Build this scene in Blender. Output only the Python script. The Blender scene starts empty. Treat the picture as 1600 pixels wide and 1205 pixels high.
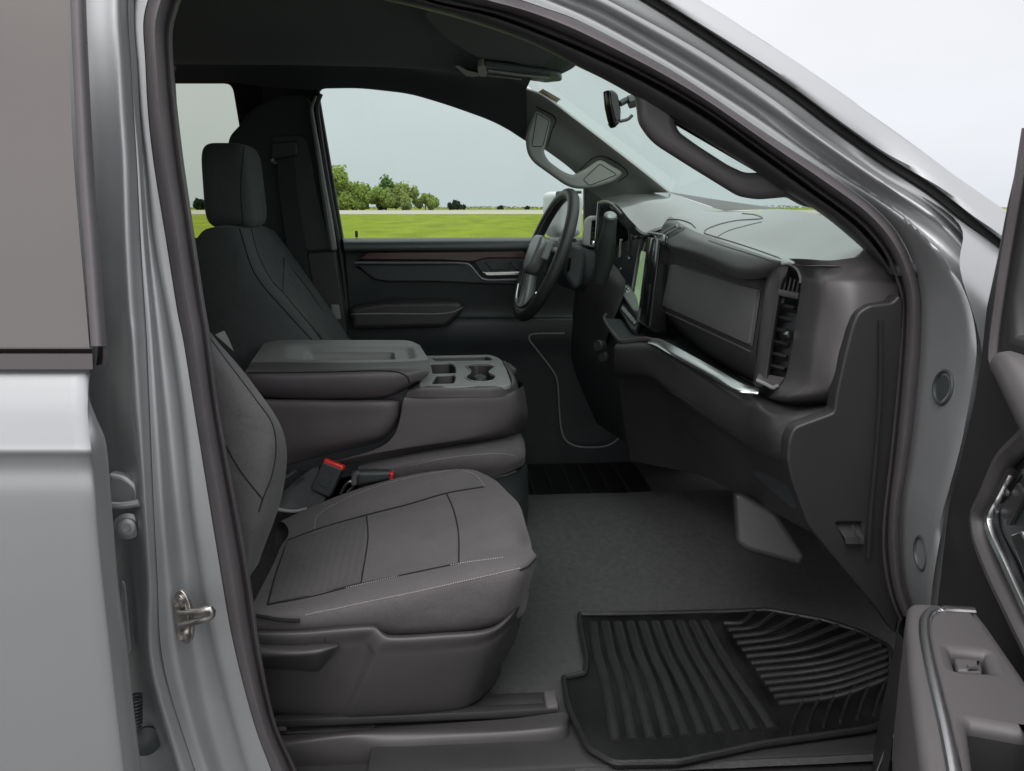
import bpy, bmesh, math, random
from mathutils import Vector, Matrix
from mathutils.bvhtree import BVHTree
R = math.radians
random.seed(7)
S = bpy.context.scene
COL = S.collection

# ------------------------------------------------------------------ camera, sky, sun
FPX, CX, CY = 1300.0, 800.0, 602.5
CAM = Vector((0.0, -1.15, 0.88))
YAW, PIT = R(4.0), R(12.09)
fwd = Vector((math.sin(YAW)*math.cos(PIT), math.cos(YAW)*math.cos(PIT), -math.sin(PIT)))
rgt = Vector((math.cos(YAW), -math.sin(YAW), 0.0))
upv = rgt.cross(fwd)
cd = bpy.data.cameras.new('camera'); cam = bpy.data.objects.new('camera', cd); COL.objects.link(cam)
cam.matrix_world = Matrix(((rgt.x, upv.x, -fwd.x, CAM.x), (rgt.y, upv.y, -fwd.y, CAM.y), (rgt.z, upv.z, -fwd.z, CAM.z), (0, 0, 0, 1)))
cd.sensor_fit = 'HORIZONTAL'; cd.sensor_width = 36.0; cd.lens = FPX/1600*36
cd.clip_start = 0.02; cd.clip_end = 5000
S.camera = cam
S.view_settings.view_transform = 'Standard'; S.view_settings.look = 'None'
S.view_settings.exposure = 0.75; S.view_settings.gamma = 1.0
S.cycles.max_bounces = 10; S.cycles.transparent_max_bounces = 12
SUN_EL, SUN_AZ = R(50), R(200)
w = bpy.data.worlds.new('World'); S.world = w; w.use_nodes = True
nt = w.node_tree; nt.nodes.clear()
out = nt.nodes.new('ShaderNodeOutputWorld'); bg = nt.nodes.new('ShaderNodeBackground')
sky = nt.nodes.new('ShaderNodeTexSky'); sky.sky_type = 'NISHITA'; sky.sun_disc = False
sky.sun_elevation = SUN_EL; sky.sun_rotation = SUN_AZ; sky.dust_density = 4
mix = nt.nodes.new('ShaderNodeMix'); mix.data_type = 'RGBA'; mix.inputs['Factor'].default_value = 0.93
tc = nt.nodes.new('ShaderNodeTexCoord'); sep = nt.nodes.new('ShaderNodeSeparateXYZ')
nt.links.new(tc.outputs['Generated'], sep.inputs[0])
ramp = nt.nodes.new('ShaderNodeValToRGB')
ramp.color_ramp.elements[0].position = 0.0; ramp.color_ramp.elements[0].color = (.54, .565, .60, 1)
ramp.color_ramp.elements[1].position = 1.0; ramp.color_ramp.elements[1].color = (1.45, 1.42, 1.45, 1)
for ps_, cl_ in ((.18, (.60, .60, .625)), (.5, (.72, .70, .72)), (.75, (1.05, 1.03, 1.05))):
    e_ = ramp.color_ramp.elements.new(ps_); e_.color = (*cl_, 1)
nt.links.new(sep.outputs['Z'], ramp.inputs[0])
no = nt.nodes.new('ShaderNodeTexNoise'); no.inputs['Scale'].default_value = 2.2; no.inputs['Detail'].default_value = 4
mp = nt.nodes.new('ShaderNodeMapping'); mp.inputs['Scale'].default_value = (1, 1, 3)
nt.links.new(tc.outputs['Generated'], mp.inputs[0]); nt.links.new(mp.outputs[0], no.inputs['Vector'])
mr = nt.nodes.new('ShaderNodeMapRange'); mr.inputs[1].default_value = .3; mr.inputs[2].default_value = .7
mr.inputs[3].default_value = .94; mr.inputs[4].default_value = 1.05
nt.links.new(no.outputs['Fac'], mr.inputs[0])
mul = nt.nodes.new('ShaderNodeVectorMath'); mul.operation = 'SCALE'
nt.links.new(ramp.outputs[0], mul.inputs[0])
k10 = nt.nodes.new('ShaderNodeMath'); k10.operation = 'MULTIPLY'; k10.inputs[1].default_value = 10.0
my = nt.nodes.new('ShaderNodeMapRange'); my.inputs[1].default_value = .1; my.inputs[2].default_value = -.9; my.inputs[3].default_value = 1.0; my.inputs[4].default_value = 1.5
nt.links.new(sep.outputs['Y'], my.inputs[0]); m3 = nt.nodes.new('ShaderNodeMath'); m3.operation = 'MULTIPLY'
nt.links.new(mr.outputs[0], m3.inputs[0]); nt.links.new(my.outputs[0], m3.inputs[1]); nt.links.new(m3.outputs[0], k10.inputs[0]); nt.links.new(k10.outputs[0], mul.inputs['Scale'])
nt.links.new(sky.outputs[0], mix.inputs['A']); nt.links.new(mul.outputs[0], mix.inputs['B'])
nt.links.new(mix.outputs['Result'], bg.inputs['Color']); bg.inputs['Strength'].default_value = 0.094
nt.links.new(bg.outputs[0], out.inputs[0])
sl = bpy.data.lights.new('sun', 'SUN'); sl.energy = 1.0; sl.angle = R(40); sl.color = (1, .97, .94)
so = bpy.data.objects.new('sun', sl); COL.objects.link(so)
so.rotation_euler = (R(34), 0, R(-25))

# ------------------------------------------------------------------ pixel rays on real planes
def ray(u, v): return fwd + rgt*((u-CX)/FPX) + upv*((CY-v)/FPX)
def W(u, v, y):
    d = ray(u, v); return CAM + d*((y-CAM.y)/d.y)
def WX(u, v, x):
    d = ray(u, v); return CAM + d*((x-CAM.x)/d.x)
def WZ(u, v, z):
    d = ray(u, v); return CAM + d*((z-CAM.z)/d.z)
def WP(p): return p if isinstance(p, Vector) else W(*p)
class Plane:
    def __init__(s, O, ex, ey):
        s.O = Vector(O); s.ex = Vector(ex).normalized(); s.ey = Vector(ey)
        s.ey = (s.ey - s.ex*s.ey.dot(s.ex)).normalized(); s.n = s.ex.cross(s.ey)
    def hit(s, u, v):
        d = ray(u, v); p = CAM + d*((s.O-CAM).dot(s.n)/d.dot(s.n)); q = p-s.O
        return (q.dot(s.ex), q.dot(s.ey))
    def pt(s, u, v, off=0):
        a, b = s.hit(u, v); return s.O + s.ex*a + s.ey*b + s.n*off
    def at(s, a, b, c=0): return s.O + s.ex*a + s.ey*b + s.n*c
def PY(y): return Plane((0, y, 0), (1, 0, 0), (0, 0, 1))
def PZ(z): return Plane((0, 0, z), (1, 0, 0), (0, 1, 0))

# ------------------------------------------------------------------ mesh tools
def cr(pts, n, closed=False):
    P = [WP(p) for p in pts]; k = len(P)
    if k == 2: return [P[0].lerp(P[1], i/(n-1)) for i in range(n)]
    dense = []
    segs = k if closed else k-1
    for i in range(segs):
        if closed: a, b, c, d = P[(i-1) % k], P[i], P[(i+1) % k], P[(i+2) % k]
        else:
            b, c = P[i], P[i+1]
            a = P[i-1] if i > 0 else b*2-c
            d = P[i+2] if i+2 < k else c*2-b
        t0 = 0; t1 = max(1e-5, (b-a).length**.5); t2 = t1+max(1e-5, (c-b).length**.5); t3 = t2+max(1e-5, (d-c).length**.5)
        for j in range(12):
            t = t1+(t2-t1)*j/12
            A1 = a*((t1-t)/(t1-t0))+b*((t-t0)/(t1-t0)); A2 = b*((t2-t)/(t2-t1))+c*((t-t1)/(t2-t1)); A3 = c*((t3-t)/(t3-t2))+d*((t-t2)/(t3-t2))
            B1 = A1*((t2-t)/(t2-t0))+A2*((t-t0)/(t2-t0)); B2 = A2*((t3-t)/(t3-t1))+A3*((t-t1)/(t3-t1))
            dense.append(B1*((t2-t)/(t2-t1))+B2*((t-t1)/(t2-t1)))
    dense.append(P[0].copy() if closed else P[-1].copy())
    L = [0]
    for i in range(1, len(dense)): L.append(L[-1]+(dense[i]-dense[i-1]).length)
    res = []; j = 0
    m = n if closed else n-1
    for i in range(n):
        t = L[-1]*i/m
        while j < len(L)-2 and L[j+1] < t: j += 1
        f = (t-L[j])/max(1e-9, L[j+1]-L[j]); res.append(dense[j].lerp(dense[j+1], min(1, max(0, f))))
    return res
def lean(v): return .15*max(0, 760-v)/1300*1.15
def LN(c): return [(p[0], p[1], p[2]+lean(p[1])) for p in c]
def crs(P, m):
    """Catmull-Rom with m steps in every span, so control rows stay where they are"""
    P = [WP(p) for p in P]; k = len(P); o = []
    if k == 2: return [P[0].lerp(P[1], i/m) for i in range(m+1)]
    for i in range(k-1):
        b, c = P[i], P[i+1]; a = P[i-1] if i > 0 else b*2-c; d = P[i+2] if i+2 < k else c*2-b
        t1 = max(1e-5, (b-a).length**.5); t2 = t1+max(1e-5, (c-b).length**.5); t3 = t2+max(1e-5, (d-c).length**.5)
        for j in range(m):
            t = t1+(t2-t1)*j/m
            A1 = a*((t1-t)/t1)+b*(t/t1); A2 = b*((t2-t)/(t2-t1))+c*((t-t1)/(t2-t1)); A3 = c*((t3-t)/(t3-t2))+d*((t-t2)/(t3-t2))
            B1 = A1*((t2-t)/t2)+A2*(t/t2); B2 = A2*((t3-t)/(t3-t1))+A3*((t-t1)/(t3-t1))
            o.append(B1*((t2-t)/(t2-t1))+B2*((t-t1)/(t2-t1)))
    o.append(P[-1].copy()); return o
def poly(pts, n=None):
    """straight resample keeping corners"""
    P = [WP(p) for p in pts]
    if n is None: return P
    L = [0]
    for i in range(1, len(P)): L.append(L[-1]+(P[i]-P[i-1]).length)
    res = []; j = 0
    for i in range(n):
        t = L[-1]*i/(n-1)
        while j < len(L)-2 and L[j+1] < t: j += 1
        f = (t-L[j])/max(1e-9, L[j+1]-L[j]); res.append(P[j].lerp(P[j+1], min(1, max(0, f))))
    return res
def rnd(pts, r, k=5):
    """round the corners of a closed 2-D polygon"""
    o = []; n = len(pts)
    for i in range(n):
        a, b, c = Vector(pts[i-1][:2]), Vector(pts[i][:2]), Vector(pts[(i+1) % n][:2])
        rr = pts[i][2] if len(pts[i]) > 2 else r
        d1 = min(rr, (a-b).length*.48); d2 = min(rr, (c-b).length*.48)
        p, q = b+(a-b).normalized()*d1, b+(c-b).normalized()*d2
        for j in range(k+1):
            t = j/k; o.append(tuple(p*(1-t)**2+b*2*t*(1-t)+q*t*t))
    return o
def match(base, crv):
    """for each dense base pixel point, the point of crv straight across from it"""
    D = cr([Vector((p[0], p[1], p[2]*1000)) for p in crv], len(crv)*14)
    o = []
    n = len(base)
    for i, p in enumerate(base):
        q = base[min(i+3, n-1)]; r0 = base[max(i-3, 0)]
        t = Vector((q[0]-r0[0], q[1]-r0[1])).normalized(); nn = Vector((-t.y, t.x))
        best = None
        for d in D:
            v = Vector((d.x-p[0], d.y-p[1])); a = abs(v.dot(t)); c = v.length
            s_ = a*1.5+c*.35
            if best is None or s_ < best[0]: best = (s_, d)
        o.append(best[1])
    for k in range(14): o = [o[0]]+[(o[i-1]+o[i]*2+o[i+1])/4 for i in range(1, n-1)]+[o[-1]]
    return [W(d.x, d.y, d.z/1000) for d in o]
def dense(crv, n): return [(p.x, p.y, p.z/1000) for p in cr([Vector((p[0], p[1], p[2]*1000)) for p in crv], n)]
def ribs_patch(mb, base, curves, n, m):
    B = dense(base, n); R_ = [[W(*p) for p in B]]+[match(B, c) for c in curves]
    cols = [cr([r[j] for r in R_], (len(R_)-1)*m+1) for j in range(n)]
    mb.grid([[cols[j][i] for j in range(n)] for i in range(len(cols[0]))]); return mb
class MB:
    def __init__(s): s.v = []; s.f = []
    def grid(s, rows, cu=False, cv=False):
        b = len(s.v); n = len(rows[0]); m = len(rows)
        for r in rows: s.v += [tuple(p) for p in r]
        for i in range(m if cv else m-1):
            for j in range(n if cu else n-1):
                a = b+i*n+j; c = b+i*n+(j+1) % n; i2 = (i+1) % m
                s.f.append((a, c, b+i2*n+(j+1) % n, b+i2*n+j))
        return s
    def patch(s, curves, n=48, m=5, smooth=True, corners=False, closed=False):
        L_ = {len(c) for c in curves}
        if len(L_) == 1 and not corners and 3 < len(curves[0]) < 16:
            kk = max(3, round(n/(len(curves[0])-1))); C = [crs(c, kk) for c in curves]; n = len(C[0])
        else: C = [(poly if corners else cr)(c, n) for c in curves]
        s.last_n = n
        if smooth and len(C) > 2:
            cols = [crs([C[i][j] for i in range(len(C))], m) for j in range(n)]
            rows = [[cols[j][i] for j in range(n)] for i in range(len(cols[0]))]
        else:
            rows = []
            for i in range(len(C)-1):
                for k in range(m): rows.append([C[i][j].lerp(C[i+1][j], k/m) for j in range(n)])
            rows.append(C[-1])
        return s.grid(rows)
    def fan(s, pts):
        b = len(s.v); c = sum((Vector(p) for p in pts), Vector())/len(pts)
        s.v += [tuple(p) for p in pts]+[tuple(c)]; n = len(pts)
        for i in range(n): s.f.append((b+i, b+(i+1) % n, b+n))
        return s
    def plate(s, loops, pl, th=.01, bev=.002, px=True, res=2, off=0):
        if px: loops = [[pl.hit(p[0], p[1]) for p in l] for l in loops]
        cu = bpy.data.curves.new('t', 'CURVE'); cu.dimensions = '2D'; cu.fill_mode = 'BOTH'
        for l in loops:
            sp = cu.splines.new('POLY'); sp.points.add(len(l)-1)
            for i, p in enumerate(l): sp.points[i].co = (p[0], p[1], 0, 1)
            sp.use_cyclic_u = True
        bev = min(bev, th*.49)
        cu.extrude = th/2-bev; cu.bevel_depth = bev; cu.bevel_resolution = res; cu.offset = -bev
        ob = bpy.data.objects.new('t', cu); me = ob.to_mesh()
        b = len(s.v)
        for q in me.vertices:
            s.v.append(tuple(pl.at(q.co.x, q.co.y, q.co.z-th/2+off)))
        for p in me.polygons: s.f.append(tuple(b+i for i in p.vertices))
        ob.to_mesh_clear(); bpy.data.objects.remove(ob); bpy.data.curves.remove(cu)
        return s
    def tube(s, pts, r, k=8, closed=False, n=None, rs=None, flat=1.0, up=None, caps=True):
        P = cr(pts, n, closed) if n else [WP(p) for p in pts]
        m = len(P); rows = []
        prev = Vector(up) if up is not None else None
        for i in range(m):
            t = (P[(i+1) % m]-P[i-1]) if closed else (P[min(i+1, m-1)]-P[max(i-1, 0)])
            t.normalize()
            if prev is None: prev = Vector((0, 0, 1)) if abs(t.z) < .9 else Vector((1, 0, 0))
            a = (prev-t*prev.dot(t)); a.normalize(); b_ = t.cross(a)
            if up is None: prev = a
            rr = r if rs is None else r*(rs[min(len(rs)-1, int(i/(m-1)*(len(rs)-1)))]*(1-((i/(m-1)*(len(rs)-1)) % 1))+rs[min(len(rs)-1, int(i/(m-1)*(len(rs)-1))+1)]*((i/(m-1)*(len(rs)-1)) % 1))
            rows.append([P[i]+a*(math.cos(2*math.pi*j/k)*rr)+b_*(math.sin(2*math.pi*j/k)*rr*flat) for j in range(k)])
        s.grid(rows, cu=True, cv=closed)
        if caps and not closed: s.fan(rows[0][::-1]); s.fan(rows[-1])
        return s
    def box(s, c, size, r=.004, rot=None, seg=2):
        bm = bmesh.new(); bmesh.ops.create_cube(bm, size=1)
        for q in bm.verts: q.co = Vector((q.co.x*size[0], q.co.y*size[1], q.co.z*size[2]))
        if r > 0: bmesh.ops.bevel(bm, geom=bm.edges[:], offset=min(r, min(size)*.48), segments=seg, affect='EDGES', profile=.5)
        M = Matrix.Translation(Vector(c)) @ (rot.to_4x4() if rot else Matrix())
        bm.transform(M); s.add(bm); return s
    def add(s, bm):
        b = len(s.v); bm.verts.index_update()
        s.v += [tuple(q.co) for q in bm.verts]
        s.f += [tuple(b+q.index for q in f.verts) for f in bm.faces]; bm.free()
    def lathe(s, prof, O, ax, k=24):
        ax = Vector(ax).normalized(); a = ax.orthogonal().normalized(); b_ = ax.cross(a); O = Vector(O)
        rows = [[O+ax*h+(a*math.cos(2*math.pi*j/k)+b_*math.sin(2*math.pi*j/k))*max(r, 1e-5) for j in range(k)] for r, h in prof]
        return s.grid(rows, cu=True)
    def bvh(s): return BVHTree.FromPolygons([Vector(p) for p in s.v], s.f)
    def on(s, pts, off=.001, n=None):
        """drop pixel points onto this built surface"""
        t = s.bvh(); o = []
        if n:
            q = cr([Vector((p[0], p[1], 0)) for p in pts], n); pts = [(p.x, p.y) for p in q]
        for p in pts:
            d = ray(p[0], p[1]).normalized(); h = t.ray_cast(CAM, d)
            if h[0] is None: continue
            nn = h[1] if h[1].dot(d) < 0 else -h[1]
            o.append(h[0]+nn*off)
        return o
    def build(s, name, mat, parent=None, smooth=True, ang=38, solid=0, sub=0, bevel=0, soff=1):
        me = bpy.data.meshes.new(name); me.from_pydata(s.v, [], s.f); me.validate()
        if smooth:
            me.polygons.foreach_set('use_smooth', [True]*len(me.polygons)); me.update()
            try: me.set_sharp_from_angle(angle=R(ang))
            except Exception: pass
        me.materials.append(mat)
        o = bpy.data.objects.new(name, me); COL.objects.link(o)
        if parent is not None:
            o.parent = parent
            if parent.type == 'EMPTY': o.matrix_parent_inverse = Matrix.Translation(-parent.location)
        if solid:
            m = o.modifiers.new('solid', 'SOLIDIFY'); m.thickness = solid; m.offset = soff
        if bevel:
            m = o.modifiers.new('bevel', 'BEVEL'); m.width = bevel; m.segments = 3; m.limit_method = 'ANGLE'
        if sub:
            m = o.modifiers.new('sub', 'SUBSURF'); m.levels = sub; m.render_levels = sub
        return o
def tag(o, label=None, cat=None, group=None, kind=None):
    for k, q in (('label', label), ('category', cat), ('group', group), ('kind', kind)):
        if q: o[k] = q
    return o

# ------------------------------------------------------------------ materials
def mat(name, col, rough=.5, metal=0, spec=.5, bump=0, bscale=400, var=0, vscale=6, coat=0, col2=None, stretch=None, rvar=0, sheen=0, bdist=.002):
    m = bpy.data.materials.new(name); m.use_nodes = True; t = m.node_tree; p = t.nodes['Principled BSDF']
    p.inputs['Base Color'].default_value = (*col, 1); p.inputs['Roughness'].default_value = rough
    p.inputs['Metallic'].default_value = metal; p.inputs['Specular IOR Level'].default_value = spec
    p.inputs['Coat Weight'].default_value = coat; p.inputs['Coat Roughness'].default_value = .06
    p.inputs['Sheen Weight'].default_value = sheen
    c = t.nodes.new('ShaderNodeTexCoord'); vec = c.outputs['Object']
    if stretch:
        mpn = t.nodes.new('ShaderNodeMapping'); mpn.inputs['Scale'].default_value = stretch
        t.links.new(vec, mpn.inputs[0]); vec = mpn.outputs[0]
    if var:
        n = t.nodes.new('ShaderNodeTexNoise'); n.inputs['Scale'].default_value = vscale; n.inputs['Detail'].default_value = 5
        t.links.new(vec, n.inputs['Vector'])
        r = t.nodes.new('ShaderNodeValToRGB'); r.color_ramp.elements[0].position = .3; r.color_ramp.elements[1].position = .7
        a = col2 or tuple(x*(1-var) for x in col)
        r.color_ramp.elements[0].color = (*a, 1); r.color_ramp.elements[1].color = (*[min(1, x*(1+var)) for x in col], 1)
        t.links.new(n.outputs['Fac'], r.inputs[0]); t.links.new(r.outputs[0], p.inputs['Base Color'])
        if rvar:
            q = t.nodes.new('ShaderNodeMapRange'); q.inputs[3].default_value = rough-rvar; q.inputs[4].default_value = rough+rvar
            t.links.new(n.outputs['Fac'], q.inputs[0]); t.links.new(q.outputs[0], p.inputs['Roughness'])
    if bump:
        n = t.nodes.new('ShaderNodeTexNoise'); n.inputs['Scale'].default_value = bscale; n.inputs['Detail'].default_value = 3
        b = t.nodes.new('ShaderNodeBump'); b.inputs['Strength'].default_value = bump; b.inputs['Distance'].default_value = bdist
        t.links.new(vec, n.inputs['Vector']); t.links.new(n.outputs['Fac'], b.inputs['Height']); t.links.new(b.outputs[0], p.inputs['Normal'])
    return m
M = {}
M['paint'] = mat('silver_paint', (.375, .388, .395), .38, .62, .5, bump=.05, bscale=1100, coat=.15, var=.03, vscale=3)
M['paint_in'] = mat('silver_paint_jamb', (.375, .388, .395), .44, .62, .5, bump=.08, bscale=600, var=.06, vscale=9, coat=.15)
M['seal'] = mat('rubber_seal', (.100, .091, .097), .5, bump=.25, bscale=700, var=.12, vscale=12)
M['rubber'] = mat('black_rubber', (.018, .018, .019), .5, bump=.3, bscale=500)
M['plastic'] = mat('grained_plastic', (.043, .041, .042), .40, bump=.35, bscale=1500, var=.08, vscale=9, rvar=.05, bdist=.0006)
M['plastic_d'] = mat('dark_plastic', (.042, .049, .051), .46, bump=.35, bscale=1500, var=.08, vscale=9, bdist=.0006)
M['plastic_m'] = mat('mid_plastic', (.084, .079, .081), .42, bump=.3, bscale=1500, var=.06, vscale=7, bdist=.0006)
M['plastic_k'] = mat('lower_trim_plastic', (.026, .0255, .026), .44, bump=.35, bscale=1500, var=.08, vscale=9, rvar=.05, bdist=.0006)
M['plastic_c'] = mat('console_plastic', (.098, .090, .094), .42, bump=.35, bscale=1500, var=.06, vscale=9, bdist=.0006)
M['ledge'] = mat('door_ledge_lit', (.085, .096, .099), .42, spec=.8, bump=.3, bscale=900, bdist=.0006)  # lighter copy of the door trim, for the light on its upward roll
M['satin'] = mat('satin_grey_trim', (.27, .29, .285), .36, .35, bump=.1)
M['softtop'] = mat('dash_top_skin', (.12, .12, .118), .32, spec=1.0, coat=.8, bump=.06, bscale=900, var=.05, vscale=7, bdist=.0003)
M['soft'] = mat('soft_dash_skin', (.098, .098, .097), .44, spec=.7, bump=.5, bscale=900, var=.06, vscale=7, bdist=.0008)
M['trimgrey'] = mat('pillar_trim_grey', (.27, .275, .262), .6, bump=.35, bscale=1200, var=.05, vscale=7, bdist=.0006)
M['gloss'] = mat('gloss_black', (.008, .008, .009), .12, coat=.5)
M['chrome'] = mat('satin_chrome', (.62, .62, .63), .25, 1, bump=.03, bscale=400)
M['steel'] = mat('zinc_steel', (.50, .48, .45), .32, 1, var=.2, vscale=60, bump=.1, bscale=300)
M['leather'] = mat('wheel_leather', (.035, .035, .036), .42, bump=.5, bscale=900, bdist=.001)
M['liner'] = mat('headliner_cloth', (.045, .049, .051), .92, bump=.4, bscale=1500, sheen=.1, bdist=.0008)
M['carpet'] = mat('carpet_pile', (.054, .0555, .057), .97, bump=.7, bscale=420, var=.16, vscale=70, bdist=.003)
M['mat'] = mat('mat_rubber', (.007, .0072, .0075), .40, spec=.35, bump=.4, bscale=420, var=.9, vscale=7, rvar=.08)
M['matrib'] = mat('mat_rib_rubber', (.016, .0165, .017), .34, bump=.4, bscale=420, var=.2, vscale=25)
M['red'] = mat('red_button', (.75, .03, .025), .35, coat=.3)
M['white'] = mat('white_paper', (.75, .75, .74), .7)
M['greyline'] = mat('thread_grey', (.42, .41, .41), .8)
M['darkline'] = mat('seam_dark', (.010, .010, .010), .9)
def fabric(name, col, stripes=False, leather=False):
    m = mat(name, col, .85, bump=0, sheen=.08)
    t = m.node_tree; p = t.nodes['Principled BSDF']; c = t.nodes.new('ShaderNodeTexCoord')
    n = t.nodes.new('ShaderNodeTexNoise'); n.inputs['Scale'].default_value = 380; n.inputs['Detail'].default_value = 3
    n2 = t.nodes.new('ShaderNodeTexNoise'); n2.inputs['Scale'].default_value = 14; n2.inputs['Detail'].default_value = 4
    t.links.new(c.outputs['Object'], n.inputs['Vector']); t.links.new(c.outputs['Object'], n2.inputs['Vector'])
    r = t.nodes.new('ShaderNodeValToRGB'); r.color_ramp.elements[0].position = .3; r.color_ramp.elements[1].position = .75
    r.color_ramp.elements[0].color = (*[x*.8 for x in col], 1); r.color_ramp.elements[1].color = (*[x*1.2 for x in col], 1)
    ad = t.nodes.new('ShaderNodeMath'); ad.operation = 'MULTIPLY_ADD'; ad.inputs[1].default_value = .35; 
    t.links.new(n2.outputs['Fac'], ad.inputs[0]); 
    h = t.nodes.new('ShaderNodeMath'); h.operation = 'MULTIPLY'; h.inputs[1].default_value = .65
    t.links.new(n.outputs['Fac'], h.inputs[0]); t.links.new(h.outputs[0], ad.inputs[2])
    src = ad.outputs[0]
    if stripes:
        wv = t.nodes.new('ShaderNodeTexWave'); wv.inputs['Scale'].default_value = 22; wv.inputs['Distortion'].default_value = .25
        wv.bands_direction = 'X'
        t.links.new(c.outputs['Object'], wv.inputs['Vector'])
        a2 = t.nodes.new('ShaderNodeMath'); a2.operation = 'MULTIPLY_ADD'; a2.inputs[1].default_value = .13
        t.links.new(wv.outputs['Fac'], a2.inputs[0]); s2 = t.nodes.new('ShaderNodeMath'); s2.operation = 'SUBTRACT'; s2.inputs[1].default_value = .11
        t.links.new(src, s2.inputs[0]); t.links.new(s2.outputs[0], a2.inputs[2]); src = a2.outputs[0]
    t.links.new(src, r.inputs[0]); t.links.new(r.outputs[0], p.inputs['Base Color'])
    b = t.nodes.new('ShaderNodeBump'); b.inputs['Strength'].default_value = .5; b.inputs['Distance'].default_value = .0012
    n3 = t.nodes.new('ShaderNodeTexNoise'); n3.inputs['Scale'].default_value = 17; n3.inputs['Detail'].default_value = 2; n3.inputs['Distortion'].default_value = .6
    b2 = t.nodes.new('ShaderNodeBump'); b2.inputs['Strength'].default_value = .5; b2.inputs['Distance'].default_value = .008
    t.links.new(c.outputs['Object'], n3.inputs['Vector']); t.links.new(n3.outputs['Fac'], b2.inputs['Height']); t.links.new(b2.outputs[0], b.inputs['Normal'])
    t.links.new(src, b.inputs['Height']); t.links.new(b.outputs[0], p.inputs['Normal'])
    return m
M['fab'] = fabric('seat_cloth', (.096, .090, .093))
M['fab_s'] = fabric('seat_cloth_striped', (.082, .078, .081), stripes=True)
M['fab_d'] = fabric('seat_cloth_dark', (.074, .081, .082))
M['fab_l'] = fabric('seat_cloth_light', (.085, .086, .088))
def wood():
    m = mat('dark_wood', (.055, .024, .018), .35, coat=.4, var=.5, vscale=7, stretch=(1, 6, 30)); return m
M['wood'] = wood()
def glass(name, tint, refl=.05, thru=1.0):
    m = bpy.data.materials.new(name); m.use_nodes = True; t = m.node_tree; t.nodes.clear()
    o = t.nodes.new('ShaderNodeOutputMaterial'); a = t.nodes.new('ShaderNodeBsdfTransparent'); a.inputs[0].default_value = (*tint, 1)
    g = t.nodes.new('ShaderNodeBsdfGlossy'); g.inputs['Roughness'].default_value = .01
    lw = t.nodes.new('ShaderNodeLayerWeight'); pw_ = t.nodes.new('ShaderNodeMath'); pw_.operation = 'POWER'; pw_.inputs[1].default_value = 5.0
    f = t.nodes.new('ShaderNodeMath'); f.operation = 'MULTIPLY_ADD'; f.inputs[1].default_value = .55; f.inputs[2].default_value = .03
    t.links.new(lw.outputs['Facing'], pw_.inputs[0]); t.links.new(pw_.outputs[0], f.inputs[0])
    x = t.nodes.new('ShaderNodeMixShader'); t.links.new(f.outputs[0], x.inputs[0]); t.links.new(a.outputs[0], x.inputs[1]); t.links.new(g.outputs[0], x.inputs[2])
    t.links.new(x.outputs[0], o.inputs[0]); return m
M['glass'] = glass('tinted_glass', (.67, .76, .715))
M['glass_f'] = glass('windshield_glass', (.68, .79, .735))
M['glass_r'] = glass('rear_privacy_glass', (.53, .575, .50))
M['privacy'] = mat('outer_privacy_glass', (.098, .088, .084), .10, metal=.45, spec=1.0, coat=.4)
M['carpet_l'] = M['carpet']
M['screen'] = mat('screen_glass', (.012, .014, .014), .08, coat=.4)

def empty(name, loc, parent=None):
    o = bpy.data.objects.new(name, None); o.empty_display_size = .05; COL.objects.link(o)
    o.location = loc
    return o
GZ = -.64
truck = empty('pickup_truck', (0, .9, GZ))
tag(truck, 'silver pickup truck seen through its open front passenger door into the dark grey cabin', 'pickup truck')

# ------------------------------------------------------------------ ground, road, trees
def sheet(name, x0, x1, y0, y1, z, m, label=None, nx=1, ny=1):
    b = MB(); b.grid([[Vector((x0+(x1-x0)*i/nx, y0+(y1-y0)*j/ny, z)) for i in range(nx+1)] for j in range(ny+1)])
    o = b.build(name, m, None); o['kind'] = 'structure'
    return o
mg = mat('field_grass', (.20, .245, .022), .95, spec=.1, var=.3, vscale=.5, col2=(.16, .205, .018), stretch=(1, .3, 1), bump=1, bscale=9, bdist=.15)
tg = mg.node_tree
mroad = mat('road_surface', (.42, .38, .33), .9, var=.12, vscale=.3)
mcon = mat('concrete_pad', (.10, .098, .097), .9, var=.12, vscale=1.2, bump=.4, bscale=60)
sheet('field', -2500, 2500, -2500, 3500, GZ-.02, mg)
sheet('road', -2500, 2500, 190, 450, GZ+.02, mroad)
sheet('asphalt_yard', -30, 30, -30, 14, GZ, mcon)
leafm = [mat('leaf_spring_green', (.30, .38, .10), .9, spec=.2, var=.35, vscale=.6), mat('leaf_dark_green', (.16, .25, .08), .9, spec=.2, var=.35, vscale=.6), mat('leaf_far_green', (.035, .06, .035), .85, spec=.1, var=.3, vscale=.5), mat('leaf_olive', (.30, .36, .11), .9, spec=.2, var=.35, vscale=.6)]
for m_ in leafm:
    t_ = m_.node_tree; p_ = t_.nodes['Principled BSDF']; tr_ = t_.nodes.new('ShaderNodeBsdfTranslucent'); mx_ = t_.nodes.new('ShaderNodeMixShader'); mx_.inputs[0].default_value = .45
    src = p_.inputs['Base Color'].links[0].from_socket; t_.links.new(src, tr_.inputs[0]); o_ = [n for n in t_.nodes if n.type == 'OUTPUT_MATERIAL'][0]
    t_.links.new(p_.outputs[0], mx_.inputs[1]); t_.links.new(tr_.outputs[0], mx_.inputs[2]); t_.links.new(mx_.outputs[0], o_.inputs[0])
bark = mat('bark', (.07, .055, .04), .95, var=.3, vscale=5)
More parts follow.
